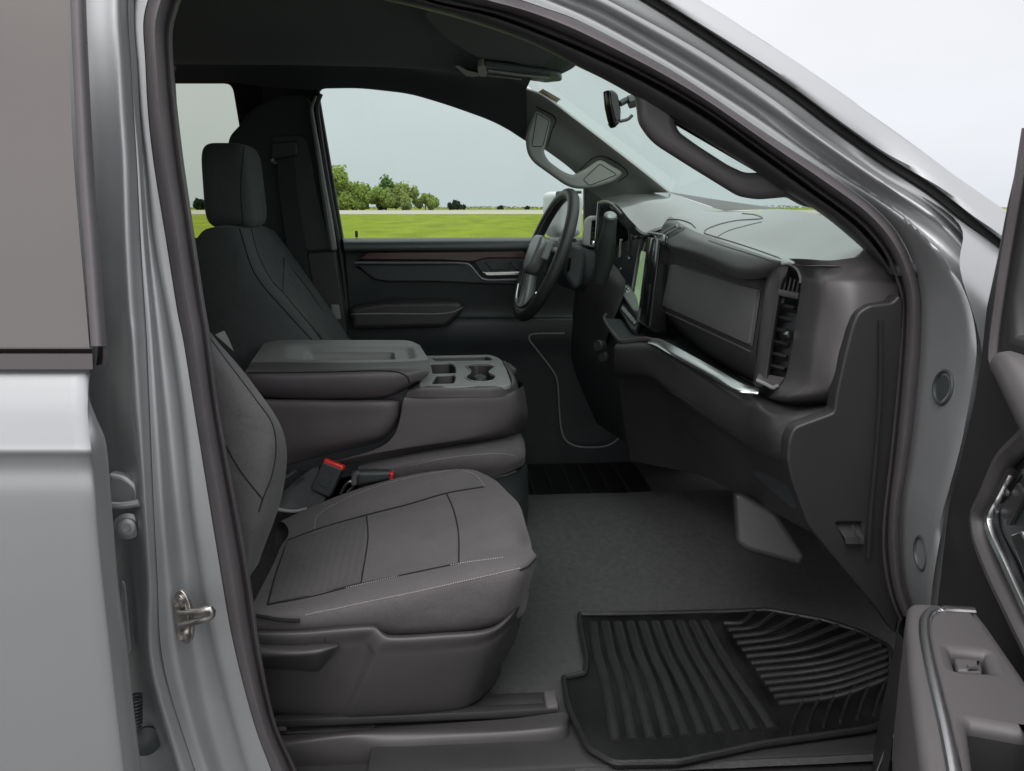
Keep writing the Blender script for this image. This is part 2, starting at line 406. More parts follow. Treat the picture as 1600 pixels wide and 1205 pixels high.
def tree(u, v0, wpx, y, label, mi, nleaf=900, leaf=.42, spiky=0, seed=0, group=None):
    """u, v0: where its top shows; wpx its width"""
    rr = random.Random(seed+11)
    top = W(u, v0, y); H = top.z-GZ; Rw = wpx/FPX*(y-CAM.y)/2*1.0
    X = top.x
    root = empty('tree', (X, y, GZ)); tag(root, label, 'tree', group or ('trees and bushes beyond the road'))
    b = MB(); b.tube([Vector((X, y, GZ-.1)), Vector((X+.1, y, GZ+H*.3)), Vector((X, y, GZ+H*.75))], .03*H, k=7, n=8, rs=[1, .75, .3])
    for i in range(7):
        a = rr.uniform(0, 6.28); h = rr.uniform(.15, .5)*H
        b.tube([Vector((X, y, GZ+h)), Vector((X+math.cos(a)*Rw*.4, y+math.sin(a)*Rw*.4, GZ+h+.18*H)), Vector((X+math.cos(a)*Rw*.8, y+math.sin(a)*Rw*.8, GZ+h+.3*H))], .012*H, k=5, n=6, rs=[1, .6, .2])
    b.build('trunk', bark, root)
    c = MB(); lobes = []
    for i in range(16):
        a = rr.uniform(0, 6.28); q = rr.uniform(0, .72)**.8; hh = rr.uniform(.18, .82)
        env = math.sin(min(1, (1.08-hh)*1.35)*math.pi/2)
        lobes.append((X+math.cos(a)*Rw*q*env, y+math.sin(a)*Rw*q*env, GZ+H*hh, rr.uniform(.22, .36)*min(Rw, H*.6)))
    lobes.append((X, y, top.z-.2*Rw, .2*Rw))
    for i in range(int(nleaf*2.8)):
        lx, ly, lz, lr = rr.choice(lobes)
        d = Vector((rr.gauss(0, 1), rr.gauss(0, 1), rr.gauss(0, 1))).normalized()*lr*rr.uniform(.35, 1.12)
        p = Vector((lx, ly, lz))+d
        if spiky and rr.random() < spiky: p.z += abs(rr.gauss(0, .10))*H
        if p.z < GZ+.1: p.z = GZ+rr.uniform(.1, .6)
        a1 = Vector((rr.gauss(0, 1), rr.gauss(0, 1), rr.gauss(0, 1))).normalized(); a2 = a1.orthogonal().normalized()
        s_ = 1.35*leaf*rr.uniform(.9, 2.1)
        k = len(c.v); c.v += [tuple(p+a1*s_), tuple(p+a2*s_*.55), tuple(p-a1*s_), tuple(p-a2*s_*.55)]; c.f.append((k, k+1, k+2, k+3))
    c.build('crown', leafm[mi], root, smooth=False)
TY = 465
tree(533, 268, 70, TY, 'bright green roadside tree beside the rear edge of the driver window', 0, 2600, .55, .3, 1)
tree(563, 290, 52, TY, 'low green tree between the roadside tree at the window edge and the tallest dark tree', 0, 1800, .5, .2, 2)
tree(602, 280, 66, TY+12, 'round dark green tree rising highest behind the bushy spring trees', 1, 2400, .55, .1, 3)
tree(590, 297, 70, TY-6, 'yellow green bushy tree in front of the round dark tree', 0, 2400, .5, .25, 4)
tree(628, 291, 76, TY-8, 'yellow green bushy tree with thin upright twigs, right of the dark tree', 3, 2400, .5, .4, 5)
tree(664, 306, 52, TY, 'small bushy tree tapering down at the right end of the tree row', 0, 1600, .45, .35, 6)
tree(711, 314, 36, TY+60, 'small dark bush standing alone on the horizon right of the tree row', 2, 1100, .5, .0, 7)
tree(308, 311, 34, TY+60, 'dark bush on the horizon seen through the rear side window', 2, 1100, .5, 0, 8)
tree(782, 322, 12, TY+160, 'tiny dark bush on the horizon left of the steering wheel', 2, 250, .5, 0, 9)
tree(824, 323, 8, TY+160, 'tiniest dark bush on the horizon close to the steering wheel', 2, 200, .5, 0, 10)

hg = MB(); rr = random.Random(5)
for i in range(9000):
    x = rr.uniform(-1100, 1300); h = 1.2+1.6*abs(math.sin(x*.013)+.5*math.sin(x*.047))
    p = Vector((x, 950+rr.uniform(-8, 8), GZ+rr.uniform(0, h))); a1 = Vector((rr.gauss(0, 1), rr.gauss(0, 1), rr.gauss(0, 1))).normalized()*rr.uniform(.5, 1.3); a2 = a1.orthogonal().normalized()*.7
    k = len(hg.v); hg.v += [tuple(p+a1), tuple(p+a2), tuple(p-a1), tuple(p-a2)]; hg.f.append((k, k+1, k+2, k+3))
ho_ = hg.build('hedgerow', mat('hedge_brown_green', (.13, .135, .075), .9, var=.3, vscale=.05), None, smooth=False); tag(ho_, 'thin brownish hedge line along the far horizon', 'hedge', kind='stuff')
# ------------------------------------------------------------------ passenger side door opening (near body)
def C3(pts, y): return LN([(p[0], p[1], p[2] if len(p) > 2 else y) for p in pts])
LIN = [(482, 1245), (460, 1197), (432, 1134), (409, 1032), (387, 884), (341, 634), (327, 520), (319, 473), (296, 319), (286, 250), (277, 175), (272, 125), (269, 50), (275, 22), (289, -12), (330, -45), (450, -60), (560, -35), (685, 2), (775, 22), (875, 60), (950, 92), (1000, 116), (1100, 172), (1200, 243), (1275, 298), (1350, 355), (1385, 400), (1400, 437), (1408, 470), (1404, 570), (1390, 720), (1380, 812), (1379, 862), (1386, 912), (1400, 955), (1430, 1010)]
LOUT = [(440, 1245), (421, 1197), (398, 1134), (364, 1003), (341, 872), (307, 662), (284, 520), (279, 498), (259, 374), (239, 249), (231, 175), (227, 100), (224, 32), (231, 0), (250, -45), (300, -95), (450, -110), (600, -80), (800, -5), (850, 12), (900, 30), (1000, 82), (1050, 110), (1100, 142), (1200, 210), (1300, 275), (1362, 320), (1400, 360), (1425, 407), (1437, 450), (1440, 500), (1435, 595), (1420, 720), (1410, 775), (1407, 850), (1412, 912), (1440, 990)]
def between(a, b, t, y): return LN([(p[0]*(1-t)+q[0]*t, p[1]*(1-t)+q[1]*t, y) for p, q in zip(a, b)])
s = MB()
s.patch([C3(LIN, .10), C3(LIN, .03), between(LIN, LOUT, .10, .012), between(LIN, LOUT, .22, .024), between(LIN, LOUT, .34, .004), between(LIN, LOUT, .6, -.018), between(LIN, LOUT, .86, -.006), C3(LOUT, .012), C3(LOUT, .03)], n=260, m=3)
s.build('weatherstrip', M['seal'], truck, ang=80)
# painted flange, channel and ridge round the opening
F0 = C3(LOUT, .006)
F1 = [(400, 1245), (387, 1197), (341, 1032), (318, 918), (301, 804), (284, 634), (267, 520), (262, 490), (240, 374), (229, 249), (219, 175), (214, 100), (207, 32), (210, -30), (232, -75), (290, -125), (450, -145), (630, -115), (810, -20), (860, 2), (905, 20), (1000, 71), (1050, 100), (1100, 131), (1200, 196), (1322, 281, .004), (1387, 322, -.01), (1450, 372, -.06), (1487, 417, -.085), (1512, 462, -.10), (1525, 532, -.12), (1522, 610, -.13), (1497, 710, -.13), (1475, 800, -.13), (1462, 870, -.13), (1455, 940, -.13), (1450, 1010, -.13)]
F1 = C3(F1, .005)
CB = [(365, 1245), (345, 1197), (305, 1032), (289, 918), (275, 804), (258, 634), (246, 520), (243, 490), (230, 374), (221, 249), (213, 175), (208, 100), (203, 32), (205, -45), (225, -95), (280, -150), (450, -170), (640, -140), (830, -25), (875, -5), (915, 5), (1000, 52), (1050, 81), (1100, 112), (1200, 178), (1310, 252, -.01), (1387, 306, -.02), (1450, 345, -.05), (1495, 395, -.07), (1530, 450, -.09), (1550, 532, -.10), (1550, 610, -.12), (1530, 710, -.12), (1505, 800, -.12), (1490, 870, -.12), (1480, 940, -.12), (1480, 1010, -.12)]
CB = C3(CB, .014)
RD = [(318, 1245), (303, 1197), (253, 1032), (247, 918), (241, 804), (234, 634), (229, 520), (227, 490), (220, 374), (214, 249), (209, 175), (205, 100), (200, 32), (202, -60), (220, -110), (275, -180), (450, -205), (660, -165), (850, -45), (900, -25), (930, -10), (1000, 27), (1050, 54), (1100, 83), (1200, 150), (1300, 222), (1400, 290, -.03), (1475, 336, -.055), (1530, 395, -.085), (1570, 450, -.105), (1600, 532, -.12), (1600, 610, -.13), (1590, 710, -.13), (1560, 800, -.13), (1540, 870, -.13), (1530, 940, -.13), (1530, 1010, -.13)]
RD = C3(RD, -.016)
nB = 13
def mixc(a, b_, t, dy=0): return [(p.x, p.y, p.z/1000+dy) for p in [Vector((x[0]*(1-t)+z[0]*t, x[1]*(1-t)+z[1]*t, (x[2]*(1-t)+z[2]*t)*1000)) for x, z in zip(dense(a, 120), dense(b_, 120))]]
F0b = [(p[0], p[1], p[2]-.004) for p in F1]
b = MB(); ribs_patch(b, F0, [F1, [(p[0], p[1], p[2]) for p in mixc(F1, CB, .2, .008)], CB, mixc(CB, RD, .55, -.012), RD], 300, 5)
ap = b.build('door_opening_frame', M['paint_in'], truck, ang=70)
# outer pillar skin above the channel (A pillar)
DK0 = [(850, -75, -.022), (930, -38, -.022), (1010, 8, -.022), (1080, 52, -.022), (1150, 98, -.022), (1230, 152, -.022), (1300, 205, -.022), (1375, 258, -.022), (1450, 306, -.045), (1515, 358, -.065), (1565, 398, -.08), (1640, 455, -.08)]
RDt = [(850, -45, -.045), (930, -10, -.045), (1000, 27, -.045), (1050, 54, -.045), (1100, 83, -.045), (1200, 150, -.045), (1300, 222, -.045), (1400, 290, -.045), (1475, 336, -.045), (1530, 395, -.045), (1570, 450, -.045), (1600, 532, -.045)]
DK0 = LN(DK0); RDt = LN([(p[0], p[1], {1400: -.03, 1475: -.055, 1530: -.085, 1570: -.105, 1600: -.12}.get(p[0], -.016)) for p in RDt])
DKm = [(p[0]+4, p[1]-8, p[2]+.020) for p in DK0]
DK1 = [(p[0]+6, p[1]-17, p[2]+.012) for p in DK0]
DK2 = [(p[0]+9, p[1]-19, p[2]-.020) for p in DK0]
PM = [(900, -110, -.030), (985, -62, -.030), (1060, -22, -.030), (1130, 22, -.030), (1200, 68, -.030), (1260, 108, -.030), (1320, 148, -.030), (1390, 200, -.030), (1465, 250, -.030), (1530, 302, -.030), (1580, 340, -.030), (1660, 400, -.030)]
SK = [(860, -130, -.024), (960, -72, -.024), (1062, -2, -.024), (1110, 30, -.024), (1150, 57, -.024), (1225, 102, -.024), (1300, 147, -.024), (1375, 198, -.024), (1450, 250, -.024), (1525, 297, -.024), (1582, 335, -.024), (1660, 390, -.024)]
SK2 = [(p[0]-8, p[1]+6, .08) for p in SK]
b = MB(); ribs_patch(b, DK0, [RDt, [(p[0]-7, p[1]+9, p[2]+.012) for p in RDt]], 120, 4); ribs_patch(b, DK0, [DKm, DK1], 120, 4)
b.build('roof_channel', M['paint_in'], truck, ang=60)
PM = LN(PM[::3]+[PM[-1]]); SK = LN(SK[::3]+[SK[-1]]); SK2 = [(p[0]-8, p[1]+6, .08) for p in SK]
b = MB(); ribs_patch(b, DK1, [DK2, PM, SK, SK2], 120, 5)
b.build('outer_pillar', M['paint'], truck, ang=60)
b = MB(); b.tube([(p[0]+3, p[1]-10, p[2]+.010) for p in DK0], .008, n=100, flat=.8)
b.build('drip_seal', M['rubber'], truck)
# fender behind the hinge pillar
b = MB(); b.patch([[(1400, 282, .06), (1500, 345, .03), (1660, 450, .02)], [(1500, 352, -.05), (1570, 400, -.05), (1660, 470, -.05)], [(1500, 420, -.11), (1560, 470, -.12), (1650, 520, -.12)], [(1535, 560, -.13), (1590, 600, -.14), (1660, 640, -.14)], [(1500, 900, -.13), (1600, 900, -.14), (1680, 900, -.14)]], n=20, m=6)
b.build('front_fender', M['paint'], truck)
# grommets
for (u, v, r) in ((1477, 606, .026), (1443, 865, .026)):
    q = b = MB(); c0 = MB(); ribs_patch(c0, F0, [F1], 160, 4)
    pts = c0.on([(u, v), (u+12, v), (u, v+14)], 0)
    if len(pts) == 3:
        nrm = (pts[1]-pts[0]).cross(pts[2]-pts[0]).normalized()
        if nrm.dot(CAM-pts[0]) < 0: nrm = -nrm
        b = MB(); b.lathe([(r*1.0, -.004), (r*1.0, .004), (r*.93, .006), (r*.84, .0055), (r*.8, .002), (r*.5, .0025), (0, .003)], pts[0], nrm, 28)
        b.build('hole_plug', M['plastic_d'], ap)
# B pillar body behind the ridge, down to the rear door
P = []
b = MB()
b.patch([[(p[0]+9, p[1], p[2]+.014) for p in RD[:nB+1]], [(p[0]-1, p[1], p[2]+.001) for p in RD[:nB+1]],
         LN([(298, 1245, -.03), (280, 1197, -.03), (236, 1032, -.03), (234, 918, -.03), (227, 804, -.03), (216, 634, -.034), (208, 520, -.04), (205, 490, -.04), (199, 374, -.043), (195, 249, -.043), (190, 175, -.043), (186, 100, -.043), (182, 32, -.043), (182, -60, -.043)]),
         LN([(285, 1245, .02), (262, 1197, .02), (226, 1032, .02), (215, 918, .02), (205, 804, .01), (190, 634, -.02), (188, 520, -.033), (186, 490, -.035), (180, 374, -.04), (176, 249, -.04), (172, 175, -.04), (168, 100, -.04), (164, 32, -.04), (164, -60, -.04)]),
         LN([(240, 1245, .045), (228, 1197, .045), (200, 1032, .045), (190, 918, .045), (180, 804, .03), (165, 634, .0), (163, 520, -.025), (160, 490, -.03), (155, 374, -.035), (151, 249, -.035), (147, 175, -.035), (143, 100, -.035), (139, 32, -.035), (138, -60, -.035)]),
         LN([(150, 1245, .05), (150, 1197, .05), (140, 1032, .05), (130, 918, .05), (110, 804, .04), (100, 634, .02), (100, 520, -.0), (100, 490, -.0), (100, 374, -.0), (100, 249, -.0), (100, 175, -.0), (100, 100, 0), (100, 32, 0), (100, -60, 0)])], n=120, m=6)
bp = b.build('center_pillar', M['paint_in'], truck, ang=70)
# striker
pl = Plane(W(290, 962, -.016), (.93, -.37, .0), (-.10, 0, .99))
c = pl.hit(290, 962)
st = MB(); ol = [(c[0]+.022*math.cos(a)*(.75), c[1]+.043*math.sin(a)) for a in [i*math.pi/16 for i in range(32)]]
st.plate([ol], pl, .006, .0015, px=False, off=.006)
ol = [(c[0]+.016*math.cos(a)*(.75), c[1]+.037*math.sin(a)) for a in [i*math.pi/16 for i in range(32)]]
st.plate([ol], pl, .003, .001, px=False, off=.009)
for dz in (-.026, .026): st.lathe([(.0085, .008), (.0085, .014), (.005, .0155), (.004, .012), (0, .012)], pl.at(c[0]+.001, c[1]+dz), pl.n, 16)
A = pl.at(c[0]-.004, c[1]-.010, .008); Bq = pl.at(c[0]-.004, c[1]+.010, .008)
X1 = W(330, 958, -.040); dv = X1-W(300, 960, -.03)
e1 = X1+Vector((0, 0, -.004)); e2 = X1+Vector((0, 0, .006))
st.tube([A, A.lerp(e1, .6)+Vector((0, -.006, 0)), e1, e2, Bq.lerp(e2, .6)+Vector((0, -.006, 0)), Bq], .0052, k=10, n=26)
st.build('striker', M['steel'], bp)
# faint sticker patch mark + hinge bracket + bolt + drain plug
hb = MB(); plh = PY(-.012)
hb.plate([rnd([(168, 739), (196, 745), (213, 758), (218, 770), (217, 790, 4), (190, 797, 4), (165, 797, 4)], 8)], plh, .02, .006)
hb.tube([(165, 789, -.034), (190, 790, -.036), (217, 786, -.034)], .005, n=12)
hb.build('hinge_bracket', M['paint_in'], bp)
hb = MB(); o_ = W(199, 822, .0)
hb.lathe([(.019, -.004), (.019, .002), (.013, .004), (.013, .010), (.010, .012), (.006, .012), (.0055, .008), (0, .008)], o_, Vector((.25, -.95, .1)), 20)
hb.build('hinge_bolt', M['paint_in'], bp)
hb = MB(); o_ = W(228, 1158, .02)
hb.lathe([(.022, -.004), (.022, .003), (.015, .006), (.006, .010), (0, .010)], o_, Vector((.3, -.9, .15)), 20)
hb.build('drain_plug', M['plastic_d'], bp)
sp = MB(); pts = []
for i in range(120):
    t = i/119; a = t*9*2*math.pi; cc = W(211, 1088+t*48, .005); pts.append(cc+Vector((math.cos(a)*.009, math.sin(a)*.009, 0)))
sp.tube(pts, .0022, k=6); sp.build('harness_boot', M['plastic_d'], bp)
cap = MB(); cap.plate([rnd([(189, 905), (196, 912), (204, 1000), (206, 1020), (196, 1026), (186, 1020)], 8)], PY(.022), .006, .002); cap.build('access_cover', M['paint_in'], bp)

# ------------------------------------------------------------------ rear door, closed, outer skin
E = [(141, 583, -.15), (139, 603, -.152), (140, 625, -.154), (150, 655, -.156), (163, 690, -.157), (170, 760, -.157), (175, 820, -.157), (184, 920, -.155), (195, 1000, -.153), (206, 1100, -.150), (219, 1205, -.146), (224, 1250, -.144)]
HM = [(p[0], p[1], p[2]) for p in [(139, 583, -.168), (138, 603, -.170), (137, 640, -.172), (139, 670, -.176), (143, 706, -.188), (149, 770, -.187), (153, 830, -.186), (162, 920, -.184), (171, 1000, -.181), (182, 1100, -.177), (195, 1205, -.173), (200, 1250, -.171)]]
b = MB()
b.patch([[(p[0]-1, p[1], p[2]+.10) for p in E], E, [(q[0]*.35+p[0]*.65, q[1]*.35+p[1]*.65, p[2]-.013) for p, q in zip(E, HM)], HM], n=90, m=3)
b.build('rear_door_edge', M['paint'], truck, ang=70).name = 'rear_door_edge'
rows = []
for k in range(9):
    t = k/8; du = -t*420
    rows.append([(p[0]+du, p[1], p[2]) for p in HM])
b = MB()
prof = [(583, -.164), (596, -.168), (615, -.173), (640, -.179), (670, -.185), (698, -.1905), (707, -.1925), (713, -.188), (730, -.184), (770, -.187), (830, -.187), (920, -.185), (1000, -.182), (1100, -.178), (1250, -.171)]
edge = [(139, 583), (138, 603), (137, 640), (139, 670), (143, 706), (149, 770), (153, 830), (162, 920), (171, 1000), (182, 1100), (200, 1250)]
def eu(v):
    for (a, b_), (c_, d_) in zip(edge, edge[1:]):
        if v <= d_: return a+(c_-a)*(v-b_)/(d_-b_)
    return 200
rr_ = []
for t in (0, .005, .017, .045, .13, .3, .6, 1.0):
    rr_.append([W(eu(v)-t*1650, v, y+(.004 if t == 0 else 0)) for v, y in prof])
g = [cr(r, 150) for r in rr_]
b.grid(g)
rd = b.build('rear_door', M['paint'], truck, ang=80)
bpy.data.objects['rear_door_edge'].parent = rd; bpy.data.objects['rear_door_edge'].matrix_parent_inverse = Matrix()
bpy.data.objects['rear_door_edge'].name = 'hem_edge'
# belt moulding, window, window frame
b = MB(); b.patch([[(-1500, 541, -.145), (0, 541, -.145), (120, 541, -.145), (146, 541, -.145)], [(-1500, 545, -.165), (0, 545, -.165), (120, 545, -.165), (145, 545, -.165)], [(-1500, 551, -.158), (0, 551, -.158), (120, 551, -.158), (144, 551, -.158)], [(-1500, 553, -.172), (0, 553, -.172), (120, 553, -.172), (144, 553, -.172)], [(-1500, 577, -.176), (0, 577, -.176), (120, 577, -.176), (145, 577, -.176)], [(-1500, 583, -.168), (0, 583, -.168), (120, 583, -.168), (142, 583, -.168)], [(-1500, 583, -.13), (0, 583, -.13), (120, 583, -.13), (142, 583, -.13)]], n=14, m=3, smooth=False)
b.patch([[(144, 541, -.145), (146, 548, -.165), (145, 560, -.172), (146, 577, -.170), (142, 583, -.165)], [(146, 541, -.10), (148, 548, -.10), (148, 560, -.10), (148, 577, -.10), (144, 583, -.10)]], n=12, m=2)
b.build('belt_moulding', mat('belt_trim', (.045, .038, .040), .22, coat=.4), rd)
b = MB(); b.patch([[(-1500, -60, -.06), (108, -60, -.06)], [(-1500, 200, -.10), (112, 200, -.10)], [(-1500, 545, -.152), (140, 545, -.152)]], n=10, m=8)
b.build('window', M['privacy'], rd)
b = MB()
FR = [(109, -60, -.063), (112, 40, -.078), (117, 150, -.095), (124, 280, -.117), (133, 400, -.135), (143, 541, -.155)]
b.patch([[(p[0]-1, p[1], p[2]+.004) for p in FR], [(p[0]+1, p[1], p[2]-.006) for p in FR], [(p[0]+10, p[1], p[2]-.010) for p in FR], [(p[0]+18, p[1], p[2]-.004) for p in FR], [(p[0]+22, p[1], p[2]+.01) for p in FR], [(p[0]+24, p[1], p[2]+.06) for p in FR]], n=40, m=3)
b.build('window_frame', M['seal'], rd, ang=70)
b = MB(); b.patch([[(150, 520, -.10), (153, 545, -.10), (150, 572, -.10)], [(158, 520, -.125), (161, 548, -.125), (160, 570, -.125)], [(163, 520, -.115), (170, 566, -.115), (166, 576, -.115)]], n=12, m=3)
b.build('corner_seal', M['seal'], rd)
# ------------------------------------------------------------------ cab shell
b = MB()   # floor carpet with tunnel hump and toe board
ys = [.0, .14, .2, .4, .55, .66, .74, .82, .9, 1.0, 1.08, 1.14, 1.2, 1.3, 1.4, 1.7]
zs = [0, 0, 0, 0, 0, .012, .035, .065, .085, .09, .085, .05, .0, -.01, -.01, -.01]
rows = []
rng = random.Random(3)
for y, z in zip(ys, zs):
    row = []
    for i in range(60):
        x = -1.75+i*3.0/59
        t = max(0, x-.95); zz = z+t*.75+rng.uniform(-.0015, .0015)
        if x > 1.15: zz = z+.15+min(.5, (x-1.15)*3)
        row.append(Vector((x, y, zz)))
    rows.append(row)
b.grid(rows); b.f = [f for f in b.f if not (max(b.v[i][0] for i in f) < .19 and min(b.v[i][1] for i in f) < .14)]; b.build('carpet', M['carpet'], truck, ang=60)
b = MB(); b.box((-.25, .9, -.10), (3.1, 1.84, .12), .01); b.build('underbody', M['plastic_d'], truck)
b = MB(); b.box((1.25, .9, .35), (.06, 1.72, .8), .01); b.build('firewall', M['plastic_d'], truck)
b = MB(); b.box((-1.75, .9, .30), (.06, 1.76, .85), .01); b.box((-1.72, .9, 1.24), (.06, 1.7, .12), .01)
for yy in (.12, 1.66): b.box((-1.73, yy, .9), (.06, .22, .60), .01)
b.build('rear_wall', M['liner'], truck)
b = MB(); b.patch([[Vector((-1.78, .2, .72)), Vector((-1.78, 1.6, .72))], [Vector((-1.74, .2, 1.2)), Vector((-1.74, 1.6, 1.2))]], n=4, m=2)
b.build('rear_window', M['glass_r'], truck)
# rear side of the passenger side: inner lining of the closed rear door and B pillar
b = MB(); b.box((-1.20, .02, .20), (1.10, .05, .95), .01); b.box((-1.10, .14, 1.16), (1.3, .05, .10), .01)
b.patch([[WP((70, -60, .24)), WP((70, 600, .18)), WP((70, 1300, .12))], [WP((262, -60, .26)), WP((315, 600, .20)), WP((460, 1300, .15))]], n=6, m=3)
b.build('rear_door_lining', M['liner'], truck)
# roof outer
b = MB()
b.patch([[Vector((-1.8, .075, 1.225)), Vector((.20, .075, 1.215))], [Vector((-1.8, .18, 1.31)), Vector((.22, .18, 1.30))], [Vector((-1.8, .9, 1.37)), Vector((.26, .9, 1.34))], [Vector((-1.8, 1.50, 1.34)), Vector((.22, 1.50, 1.33))], [Vector((-1.8, 1.655, 1.285)), Vector((.2, 1.655, 1.27))]], n=6, m=6)
b.build('roof', M['paint'], truck, solid=.012)
# headliner
WE = [(270, 128, 1.60), (345, 128, 1.60), (420, 136, 1.60), (497, 140, 1.60), (520, 136, 1.60), (560, 137, 1.60), (640, 146, 1.60), (700, 164, 1.60), (770, 189, 1.60), (822, 221, 1.60)]
HB = [(270, 100, 1.52), (345, 98, 1.52), (420, 98, 1.52), (497, 100, 1.52), (520, 100, 1.52), (560, 101, 1.52), (640, 108, 1.52), (700, 118, 1.50), (770, 132, 1.48), (822, 141, 1.45)]
hc = [Vector((x, 1.38, 1.275)) for x in (-1.3, -1.1, -.9, -.75, -.6, -.45, -.3, -.15, 0, .20)]
hd = [Vector((x, .9, 1.300)) for x in (-1.3, -1.1, -.9, -.75, -.6, -.45, -.3, -.15, 0, .22)]
he = [Vector((x, .3, 1.280)) for x in (-1.3, -1.1, -.9, -.75, -.6, -.45, -.3, -.15, 0, .20)]
hf = [Vector((x, .15, 1.205)) for x in (-1.3, -1.1, -.9, -.75, -.6, -.45, -.3, -.15, 0, .18)]
b = MB(); b.patch([WE, HB, hc, hd, he, hf], n=80, m=6)
hl = b.build('headliner', M['liner'], truck)
b = MB(); b.grid([[Vector((-1.75, y, 1.27)), Vector((-1.28, y, 1.275))] for y in (.05, .5, 1, 1.6)]); b.build('headliner_rear', M['liner'], truck)
# visor hanging at the header, mirror bar, label
pv = Plane((.05, .95, 1.262), (1, 0, 0), (0, -1, 0))
b = MB(); b.plate([rnd([(655, 20), (690, 58), (745, 92), (800, 97), (868, 122), (897, 108), (905, 100), (860, 66), (780, 30), (700, 5)], 14)], pv, .02, .008)
v_ = b.build('sun_visor', M['liner'], hl)
b = MB(); b.plate([rnd([(746, 94), (757, 92), (856, 106), (874, 110), (880, 118), (852, 121), (800, 113), (752, 111), (745, 104)], 5)], pv, .016, .005, off=.016)
b.build('vanity_lamp', M['plastic_d'], hl)
b = MB(); b.tube([pv.pt(762, 98, .020), pv.pt(815, 105, .021), pv.pt(858, 110, .020)], .004, n=20, k=6); b.tube([pv.pt(762, 106, .020), pv.pt(815, 112, .021)], .003, n=12, k=6); b.build('lamp_rim', M['trimgrey'], hl)
b = MB(); b.plate([rnd([(746, 93), (758, 92), (762, 110), (748, 110)], 4)], pv, .02, .003, off=.018)
b.build('visor_clip', mat('olive_clip', (.36, .355, .28), .5), hl)
b = MB(); b.plate([[(711, 102), (717, 102), (730, 109), (765, 117), (757, 122), (728, 117)]], pv, .002, .0005, off=.003)
b.build('warning_label', mat('faded_label', (.42, .41, .37), .8), hl)

# ------------------------------------------------------------------ driver side wall with window openings
p166 = PY(1.64)
big = [(-300, 108), (760, 108), (800, 118), (850, 160), (1000, 270), (1040, 305), (1060, 400), (1100, 600), (1100, 1400), (-300, 1400)]
front = rnd([(496, 137, 12), (560, 136), (640, 145), (700, 163), (770, 188), (822, 217), (857, 235), (903, 269), (932, 292, 2), (930, 374, 2), (536, 374, 4)], 22)
rear = rnd([(-250, 129), (362, 129, 16), (374, 200), (383, 372, 3), (-250, 372)], 10)
b = MB(); b.plate([big, rear, front], p166, .03, .004)
dw = b.build('driver_side_frame', M['liner'], truck)
b = MB(); b.plate([rnd([(440, 20), (1100, 20), (1100, 1300), (440, 1300)], 2)], PY(1.80), .001, .0001); 
# the glass
b = MB(); b.patch([[(450, 100, 1.62), (780, 100, 1.62)], [(450, 160, 1.64), (825, 160, 1.64)], [(450, 240, 1.67), (900, 240, 1.67)], [(450, 320, 1.70), (950, 320, 1.70)], [(450, 400, 1.72), (950, 400, 1.72)]], n=4, m=3)
gl = b.build('driver_window', M['glass'], truck)
b = MB(); b.patch([[(-260, 100, 1.62), (410, 100, 1.62)], [(-260, 400, 1.70), (410, 400, 1.70)]], n=4, m=3)
b.build('rear_side_window', M['glass_r'], truck)
# B pillar trim
b = MB(); b.plate([rnd([(354, 232, 2), (357, 212), (374, 195), (392, 170), (430, 150), (478, 148), (488, 170), (498, 240), (523, 390), (546, 530), (560, 640), (380, 640), (365, 300)], 12)], PY(1.56), .05, .012)
bt = b.build('belt_pillar_trim', M['liner'], truck)
b = MB(); b.plate([rnd([(424, 212), (475, 212), (481, 225), (496, 300), (506, 345), (520, 390), (478, 392), (450, 300)], 6)], PY(1.553), .01, .003); b.build('lower_pillar_trim', M['plastic_d'], bt)
b = MB(); b.plate([rnd([(424, 222), (463, 219), (466, 232), (465, 244), (424, 251)], 5)], PY(1.545), .03, .008); g_ = b.build('belt_guide', M['plastic_d'], bt)
b = MB(); b.tube([(425, 249, 1.50), (428, 254, 1.50), (432, 253, 1.50)], .006, n=6); b.build('guide_clip', M['steel'], g_)
b = MB(); b.plate([[(432, 250), (460, 246), (464, 300), (480, 400), (500, 520), (472, 520), (450, 400), (436, 300)]], PY(1.535), .0018, .0005); b.build('seat_belt', mat('belt_web', (.03, .03, .032), .8, bump=.4, bscale=300), bt)
b = MB(); b.tube([(494, 150, 1.545), (487, 168, 1.545), (490, 196, 1.545), (496, 232, 1.545), (505, 290, 1.545), (514, 345, 1.545), (521, 390, 1.545)], .008, n=40, rs=[.5, .8, 1, 1.1, 1.3, 1.5, 1.5], flat=2.0, up=(1, 0, 0)); b.build('pillar_edge_trim', mat('pale_pillar_edge', (.17, .175, .17), .6, bump=.2), bt)
b = MB(); b.tube([(500, 146, 1.60), (494, 165, 1.60), (498, 200, 1.60), (507, 260, 1.60), (519, 330, 1.60), (532, 400, 1.60), (541, 480, 1.60), (548, 560, 1.60)], .010, n=40, up=(1, 0, 0)); b.build('door_seal', M['rubber'], bt)
b = MB(); b.plate([rnd([(478, 394), (524, 392), (544, 525), (500, 520)], 6)], PY(1.55), .02, .006); b.build('pillar_base_trim', M['plastic'], bt)
b = MB(); b.plate([rnd([(516, 476), (529, 476), (533, 500), (520, 498)], 4)], PY(1.53), .02, .004); b.build('belt_anchor', M['trimgrey'], bt)

# ------------------------------------------------------------------ driver door trim
dd = MB()
